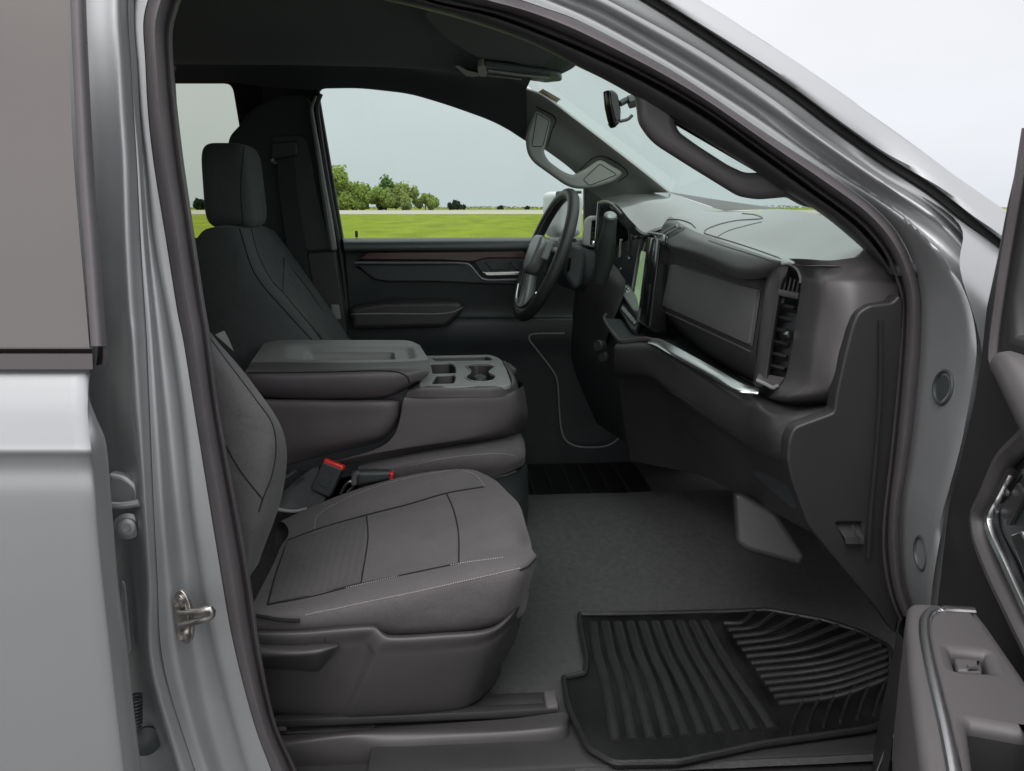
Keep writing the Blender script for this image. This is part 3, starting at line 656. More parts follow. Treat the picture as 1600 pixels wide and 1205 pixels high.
# upper sill roll
dd.patch([[(535, 374, 1.66), (700, 373, 1.66), (960, 372, 1.66)], [(536, 375, 1.60), (700, 374, 1.60), (960, 373, 1.60)], [(537, 380, 1.575), (700, 379, 1.575), (960, 379, 1.575)], [(538, 391, 1.572), (700, 391, 1.572), (960, 392, 1.572)], [(540, 396, 1.59), (700, 396, 1.59), (960, 397, 1.59)], [(543, 440, 1.60), (700, 440, 1.60), (960, 440, 1.60)], [(546, 495, 1.615), (725, 495, 1.615), (960, 495, 1.615)], [(547, 499, 1.60), (725, 499, 1.595), (960, 497, 1.595)], [(547, 530, 1.595), (725, 528, 1.59), (960, 525, 1.59)], [(550, 560, 1.61), (725, 560, 1.61), (960, 560, 1.61)], [(553, 760, 1.63), (725, 760, 1.63), (1000, 760, 1.63)]], n=40, m=5)
ddo = dd.build('driver_door_trim', M['plastic_d'], truck, ang=50)
b = MB(); b.plate([rnd([(556, 407, 3), (574, 394), (690, 393), (814, 392), (826, 396), (828, 404), (760, 404), (738, 410), (690, 407)], 4)], PY(1.575), .02, .004); b.build('wood_inlay', M['wood'], ddo)
b = MB(); b.plate([rnd([(553, 413, 2), (731, 413), (752, 438), (812, 438), (812, 446), (745, 444), (690, 441), (605, 441), (583, 437)], 6)], PY(1.58), .02, .006); b.build('door_scoop', M['plastic_d'], ddo)
b = MB(); b.tube([(554, 410.5, 1.555), (640, 411, 1.555), (726, 412, 1.555), (733, 414, 1.555), (751, 434, 1.555), (757, 437, 1.555), (812, 437, 1.555)], .004, n=60, flat=1.1); b.build('bright_strip', mat('lilac_trim', (.26, .25, .27), .35, .3), ddo)
b = MB(); b.plate([rnd([(740, 409), (760, 404), (828, 404), (828, 424), (752, 426)], 4)], PY(1.574), .012, .003); b.plate([rnd([(757, 408), (790, 407), (798, 421), (768, 422)], 3)], PY(1.568), .006, .002); b.plate([rnd([(795, 407), (822, 406), (822, 420), (804, 421)], 3)], PY(1.568), .006, .002); b.build('switch_panel', M['plastic_d'], ddo)
b = MB(); b.plate([rnd([(752, 424), (814, 424), (818, 431), (760, 432)], 3)], PY(1.562), .016, .004); b.build('door_handle', M['chrome'], ddo)
b = MB()
ar = [(546, 481), (560, 477), (599, 471), (700, 470), (714, 471), (724, 478), (721, 491), (698, 512), (640, 514), (549, 516)]
b.plate([rnd(ar, 6)], PY(1.53), .08, .016, res=4)
ao = b.build('armrest', M['plastic'], ddo)
s_ = MB(); s_.tube(b.on([(548, 491), (600, 490), (690, 490), (712, 486), (722, 480)], .001, 30), .0022, k=6); s_.build('armrest_seam', M['trimgrey'], ao)
b = MB(); b.tube([(882, 521, 1.575), (840, 521.5, 1.575), (829, 523, 1.575), (826, 528, 1.575), (840, 548, 1.575), (862, 577, 1.575), (870, 592, 1.575), (874, 640, 1.575), (877, 670, 1.575), (884, 688, 1.575), (900, 697, 1.575), (930, 699, 1.575), (950, 696, 1.575), (965, 686, 1.575), (971, 672, 1.575), (972, 652, 1.575)], .003, n=90); b.build('map_pocket_rim', M['trimgrey'], ddo)
b = MB(); b.box((W(557, 366, 1.64)), (.009, .009, .022), .003); b.build('lock_knob', M['plastic_d'], ddo)
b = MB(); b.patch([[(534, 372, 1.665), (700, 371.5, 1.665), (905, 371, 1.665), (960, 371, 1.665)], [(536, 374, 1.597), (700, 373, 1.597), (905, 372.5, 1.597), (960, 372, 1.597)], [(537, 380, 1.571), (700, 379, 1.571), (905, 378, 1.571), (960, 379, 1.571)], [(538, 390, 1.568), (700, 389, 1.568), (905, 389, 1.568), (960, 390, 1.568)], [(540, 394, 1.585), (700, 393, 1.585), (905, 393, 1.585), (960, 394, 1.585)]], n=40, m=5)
b.build('lit_ledge_skin', M['ledge'], ddo)  # overlay on the door roll, light from above put into its colour
# black sail panel and exterior mirror seen through the window
b = MB(); b.plate([rnd([(913, 288), (938, 300), (945, 385), (913, 385)], 3)], PY(1.60), .03, .004); b.build('sail_panel', M['plastic_d'], ddo)
mm = MB(); pm = Plane(W(890, 335, 1.95), (1, .45, 0), (0, 0, 1))
mm.plate([rnd([(866, 304), (872, 299), (910, 299), (916, 310), (912, 366), (905, 372), (872, 372), (865, 355)], 7)], pm, .10, .03, res=4)
mo = mm.build('side_mirror', mat('mirror_shell', (.75, .76, .76), .35, coat=.4), truck)
b = MB(); b.plate([rnd([(868, 299), (905, 298), (905, 303), (876, 304), (871, 318), (866, 316)], 3)], pm, .02, .004, off=.02); b.build('mirror_cap_edge', M['plastic_d'], mo)

# ------------------------------------------------------------------ driver A pillar trim, grab handle
b = MB()
lo = [(781, 188, 1.60), (824, 217, 1.60), (857, 238, 1.60), (898, 270, 1.60), (915, 292, 1.60), (945, 314, 1.60)]
l1 = [(790, 174, 1.575), (832, 203, 1.57), (865, 228, 1.57), (915, 263, 1.57), (945, 284, 1.57), (980, 308, 1.57)]
l2 = [(806, 154, 1.53), (848, 176, 1.53), (890, 205, 1.53), (945, 245, 1.53), (980, 272, 1.53), (1015, 302, 1.53)]
up_ = [(820, 139, 1.47), (846, 149, 1.46), (900, 188, 1.46), (960, 234, 1.46), (1000, 265, 1.46), (1045, 301, 1.46)]
up2 = [(822, 137, 1.50), (850, 148, 1.52), (903, 187, 1.52), (963, 233, 1.52), (1003, 264, 1.52), (1048, 300, 1.52)]
b.patch([lo, l1, l2, up_, up2], n=60, m=5)
apil = b.build('driver_pillar_trim', M['trimgrey'], truck, ang=60)
s_ = MB(); s_.tube(b.on([(783, 187), (800, 163), (817, 141)], .0005, 12), .002, k=6); s_.build('trim_seam', M['darkline'], apil)
ph = PY(1.49)
hout = rnd([(836, 170, 10), (862, 187, 7), (850, 238, 6), (858, 252, 6), (880, 268), (896, 274, 5), (917, 263, 6), (938, 248, 8), (976, 270, 8), (960, 284, 8), (925, 295, 12), (892, 295, 18), (826, 248, 20), (821, 215, 12)], 8)
b = MB(); b.plate([hout], ph, .028, .010, res=4)
gh = b.build('grab_handle', M['trimgrey'], apil)
for pts in ([(839, 177), (858, 189), (848, 229), (831, 229)], [(911, 281), (937, 256), (964, 273), (921, 290)]):
    q = MB(); rp = rnd(pts, 3); q.tube(b.on(rp, .0004), .0011, k=5, closed=True); q.build('cover_seam', M['darkline'], gh)
q = MB()
q.tube([(838, 167, 1.515), (868, 186, 1.515), (862, 205, 1.515), (855, 230, 1.515)], .0018, n=24, k=5); q.tube([(905, 266, 1.515), (936, 244, 1.515), (981, 271, 1.515), (966, 284, 1.515)], .0018, n=24, k=5); q.build('handle_outline', M['darkline'], gh)

# ------------------------------------------------------------------ windshield
b = MB(); b.patch([[(800, 115, 1.56), Vector((.25, .9, 1.275)), Vector((.20, .16, 1.20))], [(1035, 302, 1.60), Vector((.86, .9, .86)), Vector((.70, .06, .84))]], n=20, m=6)
ws = b.build('windshield', M['glass_f'], truck)
b = MB(); pw = Plane(W(850, 148, 1.36), (W(868, 160, 1.30)-W(845, 141, 1.38)), (0, -.3, 1)); b.plate([[(841, 144), (848, 139), (876, 155), (870, 160)]], pw, .001, .0002); SM = mat('beige_sticker', (.62, .58, .50), .8, var=.08, vscale=90)
t_ = SM.node_tree; tr_ = t_.nodes.new('ShaderNodeBsdfTranslucent'); tr_.inputs[0].default_value = (.70, .66, .56, 1); mx_ = t_.nodes.new('ShaderNodeMixShader'); mx_.inputs[0].default_value = .6; o_ = [n for n in t_.nodes if n.type == 'OUTPUT_MATERIAL'][0]
t_.links.new(t_.nodes['Principled BSDF'].outputs[0], mx_.inputs[1]); t_.links.new(tr_.outputs[0], mx_.inputs[2]); t_.links.new(mx_.outputs[0], o_.inputs[0])
st_ = b.build('windshield_sticker', SM, ws)
q = MB()
for k in range(3):
    for j in range(7):
        u0 = 845+j*3.6+k*.9; v0 = 141.5+j*2.3+k*2.0
        q.plate([[(u0, v0), (u0+2.4, v0+1.5), (u0+2.1, v0+2.2), (u0-.3, v0+.7)]], pw, .0006, .0001, off=.001)
q.build('sticker_print', mat('print_grey', (.12, .11, .10), .8), st_)
b = MB(); b.patch([[Vector((.90, 0, .80)), Vector((.98, .9, .82)), Vector((.90, 1.8, .80))], [Vector((1.5, -.02, .76)), Vector((1.6, .9, .80)), Vector((1.5, 1.82, .76))], [Vector((2.3, .05, .64)), Vector((2.4, .9, .70)), Vector((2.3, 1.75, .64))]], n=20, m=6)
b.build('hood', M['paint'], truck, solid=.02)
b = MB(); b.box((1.72, .9, .28), (1.15, 1.74, .88), .08, seg=3); b.build('front_body', M['paint'], truck)
b = MB(); b.patch([[Vector((.66, .05, .80)), Vector((.80, .9, .82)), Vector((.66, 1.72, .80))], [Vector((.92, .02, .79)), Vector((1.0, .9, .81)), Vector((.92, 1.78, .79))]], n=20, m=4)
b.build('cowl_panel', M['plastic_d'], truck, solid=.02)
# rear view mirror
b = MB(); b.plate([rnd([(951, 140, 3), (960, 139), (968, 146), (973, 172), (972, 190), (963, 200, 3), (958, 188), (953, 165)], 5)], Plane(W(964, 170, .72), (1, .35, 0), (-.1, 0, 1)), .032, .010, res=4)
rm = b.build('rearview_mirror', M['gloss'], ws)
b = MB(); b.tube([(969, 162, .735), (982, 156, .74), (990, 160, .74)], .007, n=8); b.tube([(982, 160, .74), (1004, 154, .74)], .014, n=6); b.tube([(1000, 150, .74), (1030, 130, .76)], .010, n=6); b.tube([(968, 190, .73), (982, 186, .73), (988, 180, .73)], .0035, n=8); b.build('mirror_stem', M['plastic_d'], rm)
# header strip above the windshield
b = MB(); b.patch([[(822, 140, 1.46), Vector((.24, 1.25, 1.262)), Vector((.25, .9, 1.27)), Vector((.2, .1, 1.19))], [Vector((.12, 1.46, 1.262)), Vector((.14, 1.25, 1.285)), Vector((.15, .9, 1.292)), Vector((.10, .1, 1.24))]], n=30, m=4); b.build('header_trim', M['liner'], hl)

# ------------------------------------------------------------------ passenger A pillar trim and grab handle
L1 = [(640, -20), (685, 2), (775, 22), (875, 60), (950, 92), (1000, 116), (1100, 172), (1200, 243), (1275, 298), (1350, 355), (1385, 400), (1400, 437)]
L0 = [(600, 0), (650, 12), (740, 36), (835, 70), (905, 105), (950, 127), (1050, 185), (1150, 247), (1222, 296), (1285, 336), (1345, 386), (1390, 430)]
b = MB(); b.patch([LN([(p[0], p[1], .055) for p in L1]), LN([(p[0]*.85+q[0]*.15-2, p[1]*.85+q[1]*.15+3, .075) for p, q in zip(L1, L0)]), LN([(p[0]*.75+q[0]*.25, p[1]*.75+q[1]*.25, .045) for p, q in zip(L1, L0)]), LN([(p[0]*.45+q[0]*.55, p[1]*.45+q[1]*.55, .050) for p, q in zip(L1, L0)]), LN([(q[0], q[1], .085) for q in L0]), LN([(q[0]+3, q[1]-3, .13) for q in L0])], n=120, m=4)
pt = b.build('passenger_pillar_trim', M['plastic'], truck, ang=70)
gh_o = rnd([(905, 60), (1340, 330), (1330, 372, 3), (1262, 323), (1236, 308, 6), (1190, 312), (1160, 307), (1090, 264), (1022, 221, 20), (1001, 190), (999, 166), (955, 128), (920, 120, 6), (898, 100, 8)], 10)
gh_i = rnd([(1056, 186, 4), (1063, 205, 8), (1092, 226), (1140, 257), (1168, 270, 10), (1192, 269, 4)], 8)
gh_o = rnd([(990, 120), (1320, 330), (1262, 323), (1236, 308, 6), (1190, 312), (1160, 307), (1090, 264), (1022, 221, 22), (1001, 190), (999, 166)], 10)
b = MB(); b.plate([gh_o, gh_i], PY(.155), .032, .012, res=4)
b.build('grab_handle', M['plastic_m'], pt)
# sill trim, seat tracks are in the seat section
# ------------------------------------------------------------------ dashboard
def onskin_(surf, bot, top, off, n=26, m=14, rim=0):
    bp_ = [(p.x, p.y) for p in cr([Vector((a, c, 0)) for a, c in bot], n)]; tp_ = [(p.x, p.y) for p in cr([Vector((a, c, 0)) for a, c in top], n)]
    rows = []
    for j in range(m+1):
        f = j/m; r = []
        for i in range(n):
            edge_ = min(i, n-1-i, j, m-j)
            p = surf.on([(bp_[i][0]*(1-f)+tp_[i][0]*f, bp_[i][1]*(1-f)+tp_[i][1]*f)], off-(rim if edge_ == 0 else 0))
            r.append(p[0] if p else None)
        if any(x is not None for x in r):
            for i in range(n):
                if r[i] is None:
                    k_ = min((k for k in range(n) if r[k] is not None), key=lambda k: abs(k-i)); r[i] = r[k_]
            rows.append(r)
    g = MB(); g.grid(rows); return g
b = MB()
T3 = [(1300, 345, .50), (1250, 332, .66), (1222, 326, .78), (1180, 329, .93), (1135, 329, 1.10), (1090, 316, 1.30), (1042, 301, 1.52)]
dash = None
core = MB(); core.box((.93, .88, .55), (.48, 1.48, .42), .02); core.box((.80, .70, .52), (.40, .95, .36), .02); core.build('dash_light_block', M['plastic_d'], truck)  # unseen dark boxes added to stop sky light leaking through the dash gaps
# passenger top and brow
t3 = [(1405, 384, .14), (1375, 372, .20), (1335, 352, .32), (1295, 339, .48), (1250, 330, .64), (1215, 327, .80), (1175, 329, .95), (1132, 330, 1.08)]
t2 = [(1396, 400, .13), (1340, 396, .16), (1262, 400, .28), (1205, 388, .42), (1160, 368, .54), (1120, 355, .66), (1090, 342, .80), (1072, 330, .95)]
t1 = [(1396, 414, .12), (1318, 412, .135), (1238, 412, .265), (1175, 393, .40), (1128, 377, .52), (1092, 364, .63), (1068, 352, .76), (1048, 338, .93)]
t0 = [(1398, 420, .12), (1300, 416, .125), (1237, 413, .268), (1168, 402, .39), (1118, 386, .50), (1080, 374, .61), (1056, 366, .73), (1036, 352, .90)]
tb = [(1398, 424, .14), (1300, 420, .15), (1234, 418, .29), (1160, 420, .39), (1110, 402, .50), (1072, 389, .61), (1049, 383, .72), (1030, 372, .88)]
tc_ = [(1398, 430, .12), (1300, 428, .20), (1232, 430, .35), (1160, 436, .42), (1110, 416, .53), (1072, 400, .64), (1049, 393, .75), (1030, 385, .9)]
b.patch([t3, t2, t1, t0, tb, tc_], n=90, m=6)
topb = b
cut = topb.last_n*13
ba = MB(); ba.v = b.v[:]; ba.f = [f for f in b.f if max(f) < cut]
bb = MB(); bb.v = b.v[:]; bb.f = [f for f in b.f if max(f) >= cut]
for q in (ba, bb):
    used = sorted({i for f in q.f for i in f}); mp_ = {o: k for k, o in enumerate(used)}; q.v = [q.v[o] for o in used]; q.f = [tuple(mp_[i] for i in f) for f in q.f]
dash = ba.build('dashboard', M['softtop'], truck, ang=60)
bb.build('brow_pad', M['soft'], dash, ang=60)
cvp = onskin_(topb, [(1012, 361), (1026, 371), (1040, 375)], [(1046, 349), (1058, 351), (1072, 357)], .0012)
cvo = cvp.build('center_vent', M['plastic_d'], dash)
for k in range(3):
    q = MB(); P_ = topb.on([(1030+k*7, 364+k*1.5), (1052+k*7, 353+k*1.5)], .004); q.tube(P_, .0035, k=6); q.build('slat', M['trimgrey'], cvo)
q = MB(); q.tube(topb.on([(1008, 360), (1030, 348), (1056, 343), (1080, 350), (1086, 356)], .0006, 30), .0014, k=6); q.build('vent_outline', M['plastic'], cvo)
# driver side hood (brow over the gauges) and top
b = MB()
e0 = [(1132, 330, 1.08), (1112, 324, 1.16), (1085, 315, 1.28), (1065, 308, 1.40), (1042, 300, 1.54)]
e1 = [(1078, 340, .95), (1052, 334, 1.02), (1022, 318, 1.16), (1000, 309, 1.30), (975, 304, 1.52)]
e2 = [(1036, 357, .90), (1010, 364, .97), (986, 345, 1.09), (965, 321, 1.235), (938, 311.5, 1.49)]
e3 = [(1034, 359, .905), (1007, 367, .975), (983, 347, 1.095), (963, 323.5, 1.24), (937, 313.5, 1.495)]
b.patch([e0, e1, e2], n=60, m=10)
b.build('gauge_hood', M['softtop'], dash, ang=60)
b = MB(); b.patch([e2, e3, [(p[0]-5, p[1]+4, p[2]+.004) for p in e3], [(p[0]-8, p[1]+7, p[2]+.05) for p in e3]], n=60, m=4, smooth=False)
b.build('hood_edge', M['gloss'], dash, ang=30)
b = MB(); b.patch([[(1132, 330, 1.085), (1085, 314, 1.30), (1042, 300, 1.55)], [(1222, 325, .86), (1190, 322, 1.08), (1120, 312, 1.3), (1046, 300, 1.62)]], n=20, m=5); b.build('defroster_panel', M['plastic_m'], dash)
# airbag cover seams on the top pad
q = MB()
q.tube(topb.on([(1214, 402), (1180, 390), (1140, 377), (1110, 368), (1100, 364), (1102, 360), (1120, 352), (1150, 345), (1192, 341), (1180, 336), (1160, 334)], .0002, 60), .0016, k=6)
q.tube(topb.on([(1208, 408), (1170, 396), (1130, 384), (1108, 376)], .0002, 40), .0014, k=6)
q.tube(topb.on([(1118, 372), (1135, 362), (1165, 353), (1190, 347)], .0002, 30), .0011, k=6)
q.build('airbag_seam', M['plastic_m'], dash)
# near end cap of the dash
b = MB()
b.patch([[(1232, 404, .27), (1262, 405, .2), (1300, 407, .14), (1345, 402, .12), (1392, 408, .13)],
         [(1246, 414, .262), (1268, 420, .195), (1300, 424, .125), (1345, 420, .10), (1396, 424, .11)],
         [(1252, 428, .258), (1270, 434, .19), (1282, 437, .13), (1288, 437, .114), (1294, 437, .106), (1330, 432, .092), (1400, 438, .105)],
         [(1252, 440, .255), (1268, 443, .19), (1279, 444, .13), (1285, 444, .112), (1291, 444, .104), (1330, 441, .082), (1403, 446, .09)],
         [(1246, 485, .255), (1262, 489, .19), (1274, 490, .13), (1280, 490, .112), (1286, 490, .104), (1330, 490, .066), (1405, 500, .075)],
         [(1238, 540, .255), (1253, 542, .19), (1265, 545, .13), (1271, 545, .112), (1277, 545, .104), (1320, 545, .066), (1402, 550, .07)],
         [(1226, 592, .26), (1244, 596, .19), (1257, 600, .135), (1263, 600, .116), (1269, 600, .108), (1310, 600, .066), (1398, 600, .07)],
         [(1211, 611, .28), (1228, 617, .2), (1250, 620, .13), (1305, 620, .09), (1396, 625, .07)],
         [(1200, 622, .33), (1222, 628, .26), (1248, 630, .2), (1302, 632, .16), (1390, 632, .13)],
         [(1196, 618, .42), (1222, 622, .37), (1250, 626, .3), (1300, 630, .26), (1380, 632, .23)]], n=60, m=6)
b.build('dash_end_cap', M['plastic_m'], dash, ang=60)
# column left of the vent
b = MB()
b.patch([[(1214, 401, .34), (1205, 404, .37), (1201, 420, .375), (1194, 455, .375), (1186, 520, .375), (1177, 600, .375)],
         [(1217, 402, .32), (1208, 408, .335), (1205, 425, .34), (1198, 458, .34), (1190, 520, .34), (1182, 604, .34)],
         [(1226, 408, .30), (1222, 418, .30), (1217, 432, .305), (1213, 460, .31), (1203, 520, .31), (1190, 604, .31)],
         [(1232, 416, .285), (1228, 428, .285), (1222, 438, .29), (1217, 462, .295), (1207, 522, .295), (1196, 600, .30)],
         [(1236, 422, .31), (1232, 434, .31), (1228, 444, .32), (1222, 465, .33), (1212, 525, .33), (1202, 600, .33)]], n=50, m=5)
b.build('vent_column', M['plastic_m'], dash, ang=70)
# tall side vent
vt = MB()
vt.patch([[(1206, 404, .33), (1228, 440, .34), (1218, 500, .36), (1200, 605, .38)], [(1262, 404, .33), (1262, 440, .34), (1255, 500, .36), (1235, 605, .38)]], n=12, m=3)
vo = vt.build('air_vent', M['plastic_d'], dash)
q = MB()
def slat(u0, v0, y0, u1, v1, y1, w, th):
    a, c = W(u0, v0, y0), W(u1, v1, y1)
    d = (c-a).normalized(); up2 = Vector((.35, 0, -.3)).normalized()
    n_ = d.cross(up2).normalized()
    q.grid([[a+up2*s1*w+n_*s2*th for s1, s2 in ((-.5, -1), (.5, -1), (.5, 1), (-.5, 1))], [c+up2*s1*w+n_*s2*th for s1, s2 in ((-.5, -1), (.5, -1), (.5, 1), (-.5, 1))]], cu=True)
for v in (477, 496, 515, 534, 553, 572):
    k = (v-460)/120
    q = MB(); slat(1221-k*16, v+1, .325, 1247-k*19, v+7, .285, .012, .0028); q.build('slat', M['plastic'], vo)
q = MB(); q.tube([(1217, 457, .297), (1232, 460, .28), (1249, 463, .262)], .006, n=8, flat=.8); q.build('divider', M['plastic_m'], vo)
for i in range(4):
    q = MB(); u = 1226+i*6.5; q.tube([(u+3, 432+i*2, .31), (u-2, 456+i*1.4, .31)], .0022, k=5); q.build('slat', M['plastic_m'], vo)
q = MB(); q.tube([(1222, 524, .30), (1228, 522, .285), (1236, 523, .265)], .008, n=8, rs=[.7, 1.1, .9]); q.build('vent_knob', M['chrome'], vo)
q = MB(); q.tube([(1221, 412, .28), (1234, 412, .272), (1246, 421, .264), (1251, 434, .26), (1251, 442, .26)], .003, n=20); q.build('vent_rim', M['trimgrey'], vo)
q = MB(); q.patch([[(1186, 583, .33), (1226, 590, .27)], [(1182, 592, .315), (1216, 604, .27)], [(1184, 598, .315), (1211, 609, .275)]], n=8, m=3); q.build('vent_tray', M['plastic_m'], vo)
q = MB(); q.tube([(1183, 594, .310), (1196, 600, .295), (1209, 606, .272), (1215, 602, .266)], .0035, n=14); q.build('tray_edge', M['trimgrey'], vo)
# upper dash front behind the glove panel
b = MB()
b.patch([[(1200, 440, .40), (1160, 425, .44), (1110, 408, .55), (1072, 394, .66), (1046, 388, .77), (1030, 380, .9)],
         [(1194, 470, .375), (1155, 455, .44), (1108, 440, .55), (1072, 425, .66), (1043, 412, .775), (1027, 400, .9)],
         [(1182, 545, .37), (1145, 528, .44), (1100, 508, .55), (1065, 490, .66), (1038, 480, .775), (1018, 470, .9)],
         [(1180, 570, .375), (1143, 550, .45), (1100, 528, .56), (1065, 506, .67), (1040, 493, .785), (1012, 490, .9)],
         [(1178, 590, .40), (1145, 572, .48), (1102, 548, .60), (1070, 522, .72), (1045, 505, .84), (1012, 505, .93)],
         [(1178, 598, .46), (1150, 584, .56), (1112, 560, .68), (1078, 534, .80), (1050, 514, .92), (1014, 515, 1.0)]], n=60, m=5)
b.build('dash_face', M['plastic'], dash, ang=60)
P1, P2, P3 = W(1050, 412, .755), W(1187, 452, .355), W(1176, 538, .345)
pg = Plane(P2, P2-P1, P2-P3)
if pg.n.dot(CAM-P2) < 0: pg = Plane(P2, P1-P2, P2-P3)
face = b
gl_ = onskin_(face, [(1036, 478), (1100, 507), (1175, 541)], [(1050, 412), (1115, 430), (1188, 453)], .007, 60, 30, rim=.008)
gv = gl_.build('glovebox_lid', M['soft'], dash, ang=60)
q = MB(); q.tube(face.on([(1037, 486), (1100, 515), (1174, 550)], .001, 20), .0025); q.tube(face.on([(1189, 457), (1183, 500), (1177, 540)], .004, 20), .002); q.build('lid_edge', M['plastic_m'], gv)
# shelf, metal strip, bolster
b = MB()
b.patch([[(1185, 600, .5), (1150, 582, .60), (1110, 556, .72), (1075, 530, .84), (1045, 508, .96), (990, 500, 1.05)],
         [(1178, 610, .34), (1120, 584, .46), (1060, 553, .60), (1022, 534, .72), (970, 534, .86), (945, 497, 1.03)]], n=50, m=5)
b.build('dash_shelf', M['plastic_d'], dash)
q = MB(); q.patch([[(1186, 606, .325), (1166, 602, .33), (1120, 577, .43), (1060, 544, .58), (1032, 530, .68), (1022, 528, .71)], [(1186, 609, .315), (1162, 606, .325), (1115, 581, .425), (1055, 548, .575), (1028, 533, .675), (1018, 531, .705)], [(1184, 616, .31), (1154, 612, .322), (1108, 588, .42), (1048, 554, .57), (1022, 539, .67), (1012, 536, .70)], [(1183, 619, .325), (1152, 615, .335), (1106, 591, .435), (1046, 557, .585), (1020, 542, .685), (1010, 539, .715)]], n=60, m=4); q.build('metal_strip', M['chrome'], dash)
q = MB(); q.tube([(1022, 533, .70), (1008, 530, .75), (970, 533, .85), (962, 526, .88), (944, 498, 1.02), (947, 492, 1.05)], .006, n=50, flat=.7, up=(0, 0, 1)); q.build('dark_strip', M['plastic_m'], dash)
b = MB()
b.patch([[(1302, 631, .13), (1250, 633, .22), (1200, 624, .34), (1165, 608, .36), (1110, 582, .46), (1060, 556, .58), (1020, 537, .71), (965, 536, .865)],
         [(1302, 633, .10), (1248, 642, .15), (1212, 643, .20), (1165, 622, .345), (1110, 592, .45), (1060, 563, .57), (1020, 542, .70), (961, 541, .86)],
         [(1302, 640, .075), (1240, 651, .10), (1218, 655, .125), (1168, 636, .32), (1112, 603, .43), (1060, 573, .56), (1020, 552, .69), (960, 550, .855)],
         [(1300, 650, .06), (1236, 668, .085), (1213, 676, .105), (1165, 662, .32), (1110, 630, .43), (1058, 596, .56), (1018, 572, .69), (960, 568, .86)],
         [(1300, 715, .07), (1229, 716, .095), (1212, 712, .115), (1163, 690, .34), (1108, 655, .45), (1055, 618, .57), (1016, 588, .70), (962, 584, .88)],
         [(1300, 722, .12), (1229, 722, .14), (1214, 719, .18), (1168, 700, .38), (1112, 663, .48), (1060, 625, .61), (1020, 597, .74), (966, 590, .93)],
         [(1300, 780, .15), (1250, 770, .20), (1222, 760, .30), (1180, 740, .42), (1125, 700, .52), (1075, 665, .64), (1035, 645, .77), (972, 640, .96)],
         [(1320, 860, .18), (1285, 840, .24), (1245, 820, .34), (1190, 790, .46), (1140, 765, .58), (1100, 745, .7), (1060, 735, .82), (985, 720, 1.0)]], n=80, m=6)
b.build('knee_bolster', M['plastic'], dash, ang=60)
kb = b
q = MB(); q.tube(b.on([(1026, 598), (1040, 612), (1050, 614), (1080, 632), (1112, 654)], .0, 24), .0015, k=6); q.tube(b.on([(1062, 655), (1075, 664), (1090, 690)], 0, 12), .0012, k=5); q.build('lower_seam', M['darkline'], dash)
# grey carpeted duct cover under the dash
pf = Plane(W(1200, 840, .42), (1, -.35, -.12), (.25, .3, 1))
b = MB(); b.plate([rnd([(1146, 770), (1150, 850, 8), (1168, 862), (1250, 885, 5), (1257, 868), (1215, 800), (1160, 770)], 5)], pf, .05, .012, res=3); b.build('duct_cover', M['plastic'], truck)
# kick panel
kp = rnd([(1406, 461), (1394, 473, 5), (1360, 477), (1340, 488, 14), (1331, 512), (1319, 560), (1307, 615), (1303, 645, 6), (1240, 668, 10), (1232, 690), (1230, 720), (1237, 752), (1262, 820), (1302, 870), (1368, 948), (1400, 992), (1408, 960), (1394, 912), (1386, 862), (1386, 812), (1397, 720), (1410, 570), (1412, 470)], 5)
b = MB(); b.plate([kp, rnd([(1306, 817), (1347, 817), (1347, 847), (1322, 847)], 4)], PY(.050), .03, .004, res=3)
kpo = b.build('kick_panel', M['plastic_k'], truck)
q = MB(); q.patch([[(1300, 812, .066), (1350, 812, .066)], [(1318, 838, .05), (1350, 838, .05)], [(1322, 850, .036), (1350, 850, .036)]], n=8, m=4); q.tube([(1332, 820, .042), (1336, 834, .038), (1344, 844, .036)], .0015, n=8); q.build('release_recess', M['plastic_k'], kpo)
q = MB(); q.tube([(1376, 500, .046), (1376, 600, .044), (1370, 700, .042), (1361, 800, .040), (1357, 872, .040)], .003, n=30); q.build('panel_crease', M['darkline'], kpo)

SCR = mat('display_reflection', (.10, .18, .08), .12, coat=.3, var=.3, vscale=30)  # green reflection on the display, painted in and made to glow
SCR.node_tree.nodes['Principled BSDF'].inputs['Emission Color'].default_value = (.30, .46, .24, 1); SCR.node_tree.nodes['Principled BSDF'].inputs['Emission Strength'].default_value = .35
# centre stack: touch screen, knobs, climate bar
zs0, zs1 = .612, .822
sx = .47
b = MB(); rot = Matrix.Rotation(R(-14), 3, 'Y')
psx = Plane(W(1010, 430, .93), (-.05, -1, 0), (-.22, 0, 1))   # faces rearwards
if psx.n.x > 0: psx = Plane(W(1010, 430, .93), (.05, 1, 0), (-.22, 0, 1))
PT = Plane(W(1010, 430, .93), psx.ex, (.14, 0, 1)); 
sgn = 1 if PT.ex.y > 0 else -1
def rect(pl, y0, y1, z0, z1, r=.01):
    return rnd([(y0, z0), (y1, z0), (y1, z1), (y0, z1)], r)
hw = .155; hh = .105
b = MB(); b.plate([rect(PT, -hw, hw, -hh-.01, hh, .012)], PT, .022, .004, px=False, off=0)
so_ = b.build('touch_screen', M['gloss'], dash)
q = MB(); q.plate([rect(PT, -hw+.012, hw-.012, -hh+.006, hh-.012, .006)], PT, .002, .0005, px=False, off=.0015); q.build('display', M['screen'], so_)
q = MB(); q.plate([rect(PT, -hw+.04, hw-.06, -hh+.014, hh-.05, .004)], PT, .001, .0003, px=False, off=.0025); q.build('green_reflection_panel', SCR, so_)  # panel carrying the painted green reflection
bpy.data.objects['green_reflection_panel'].name = 'painted_reflection'
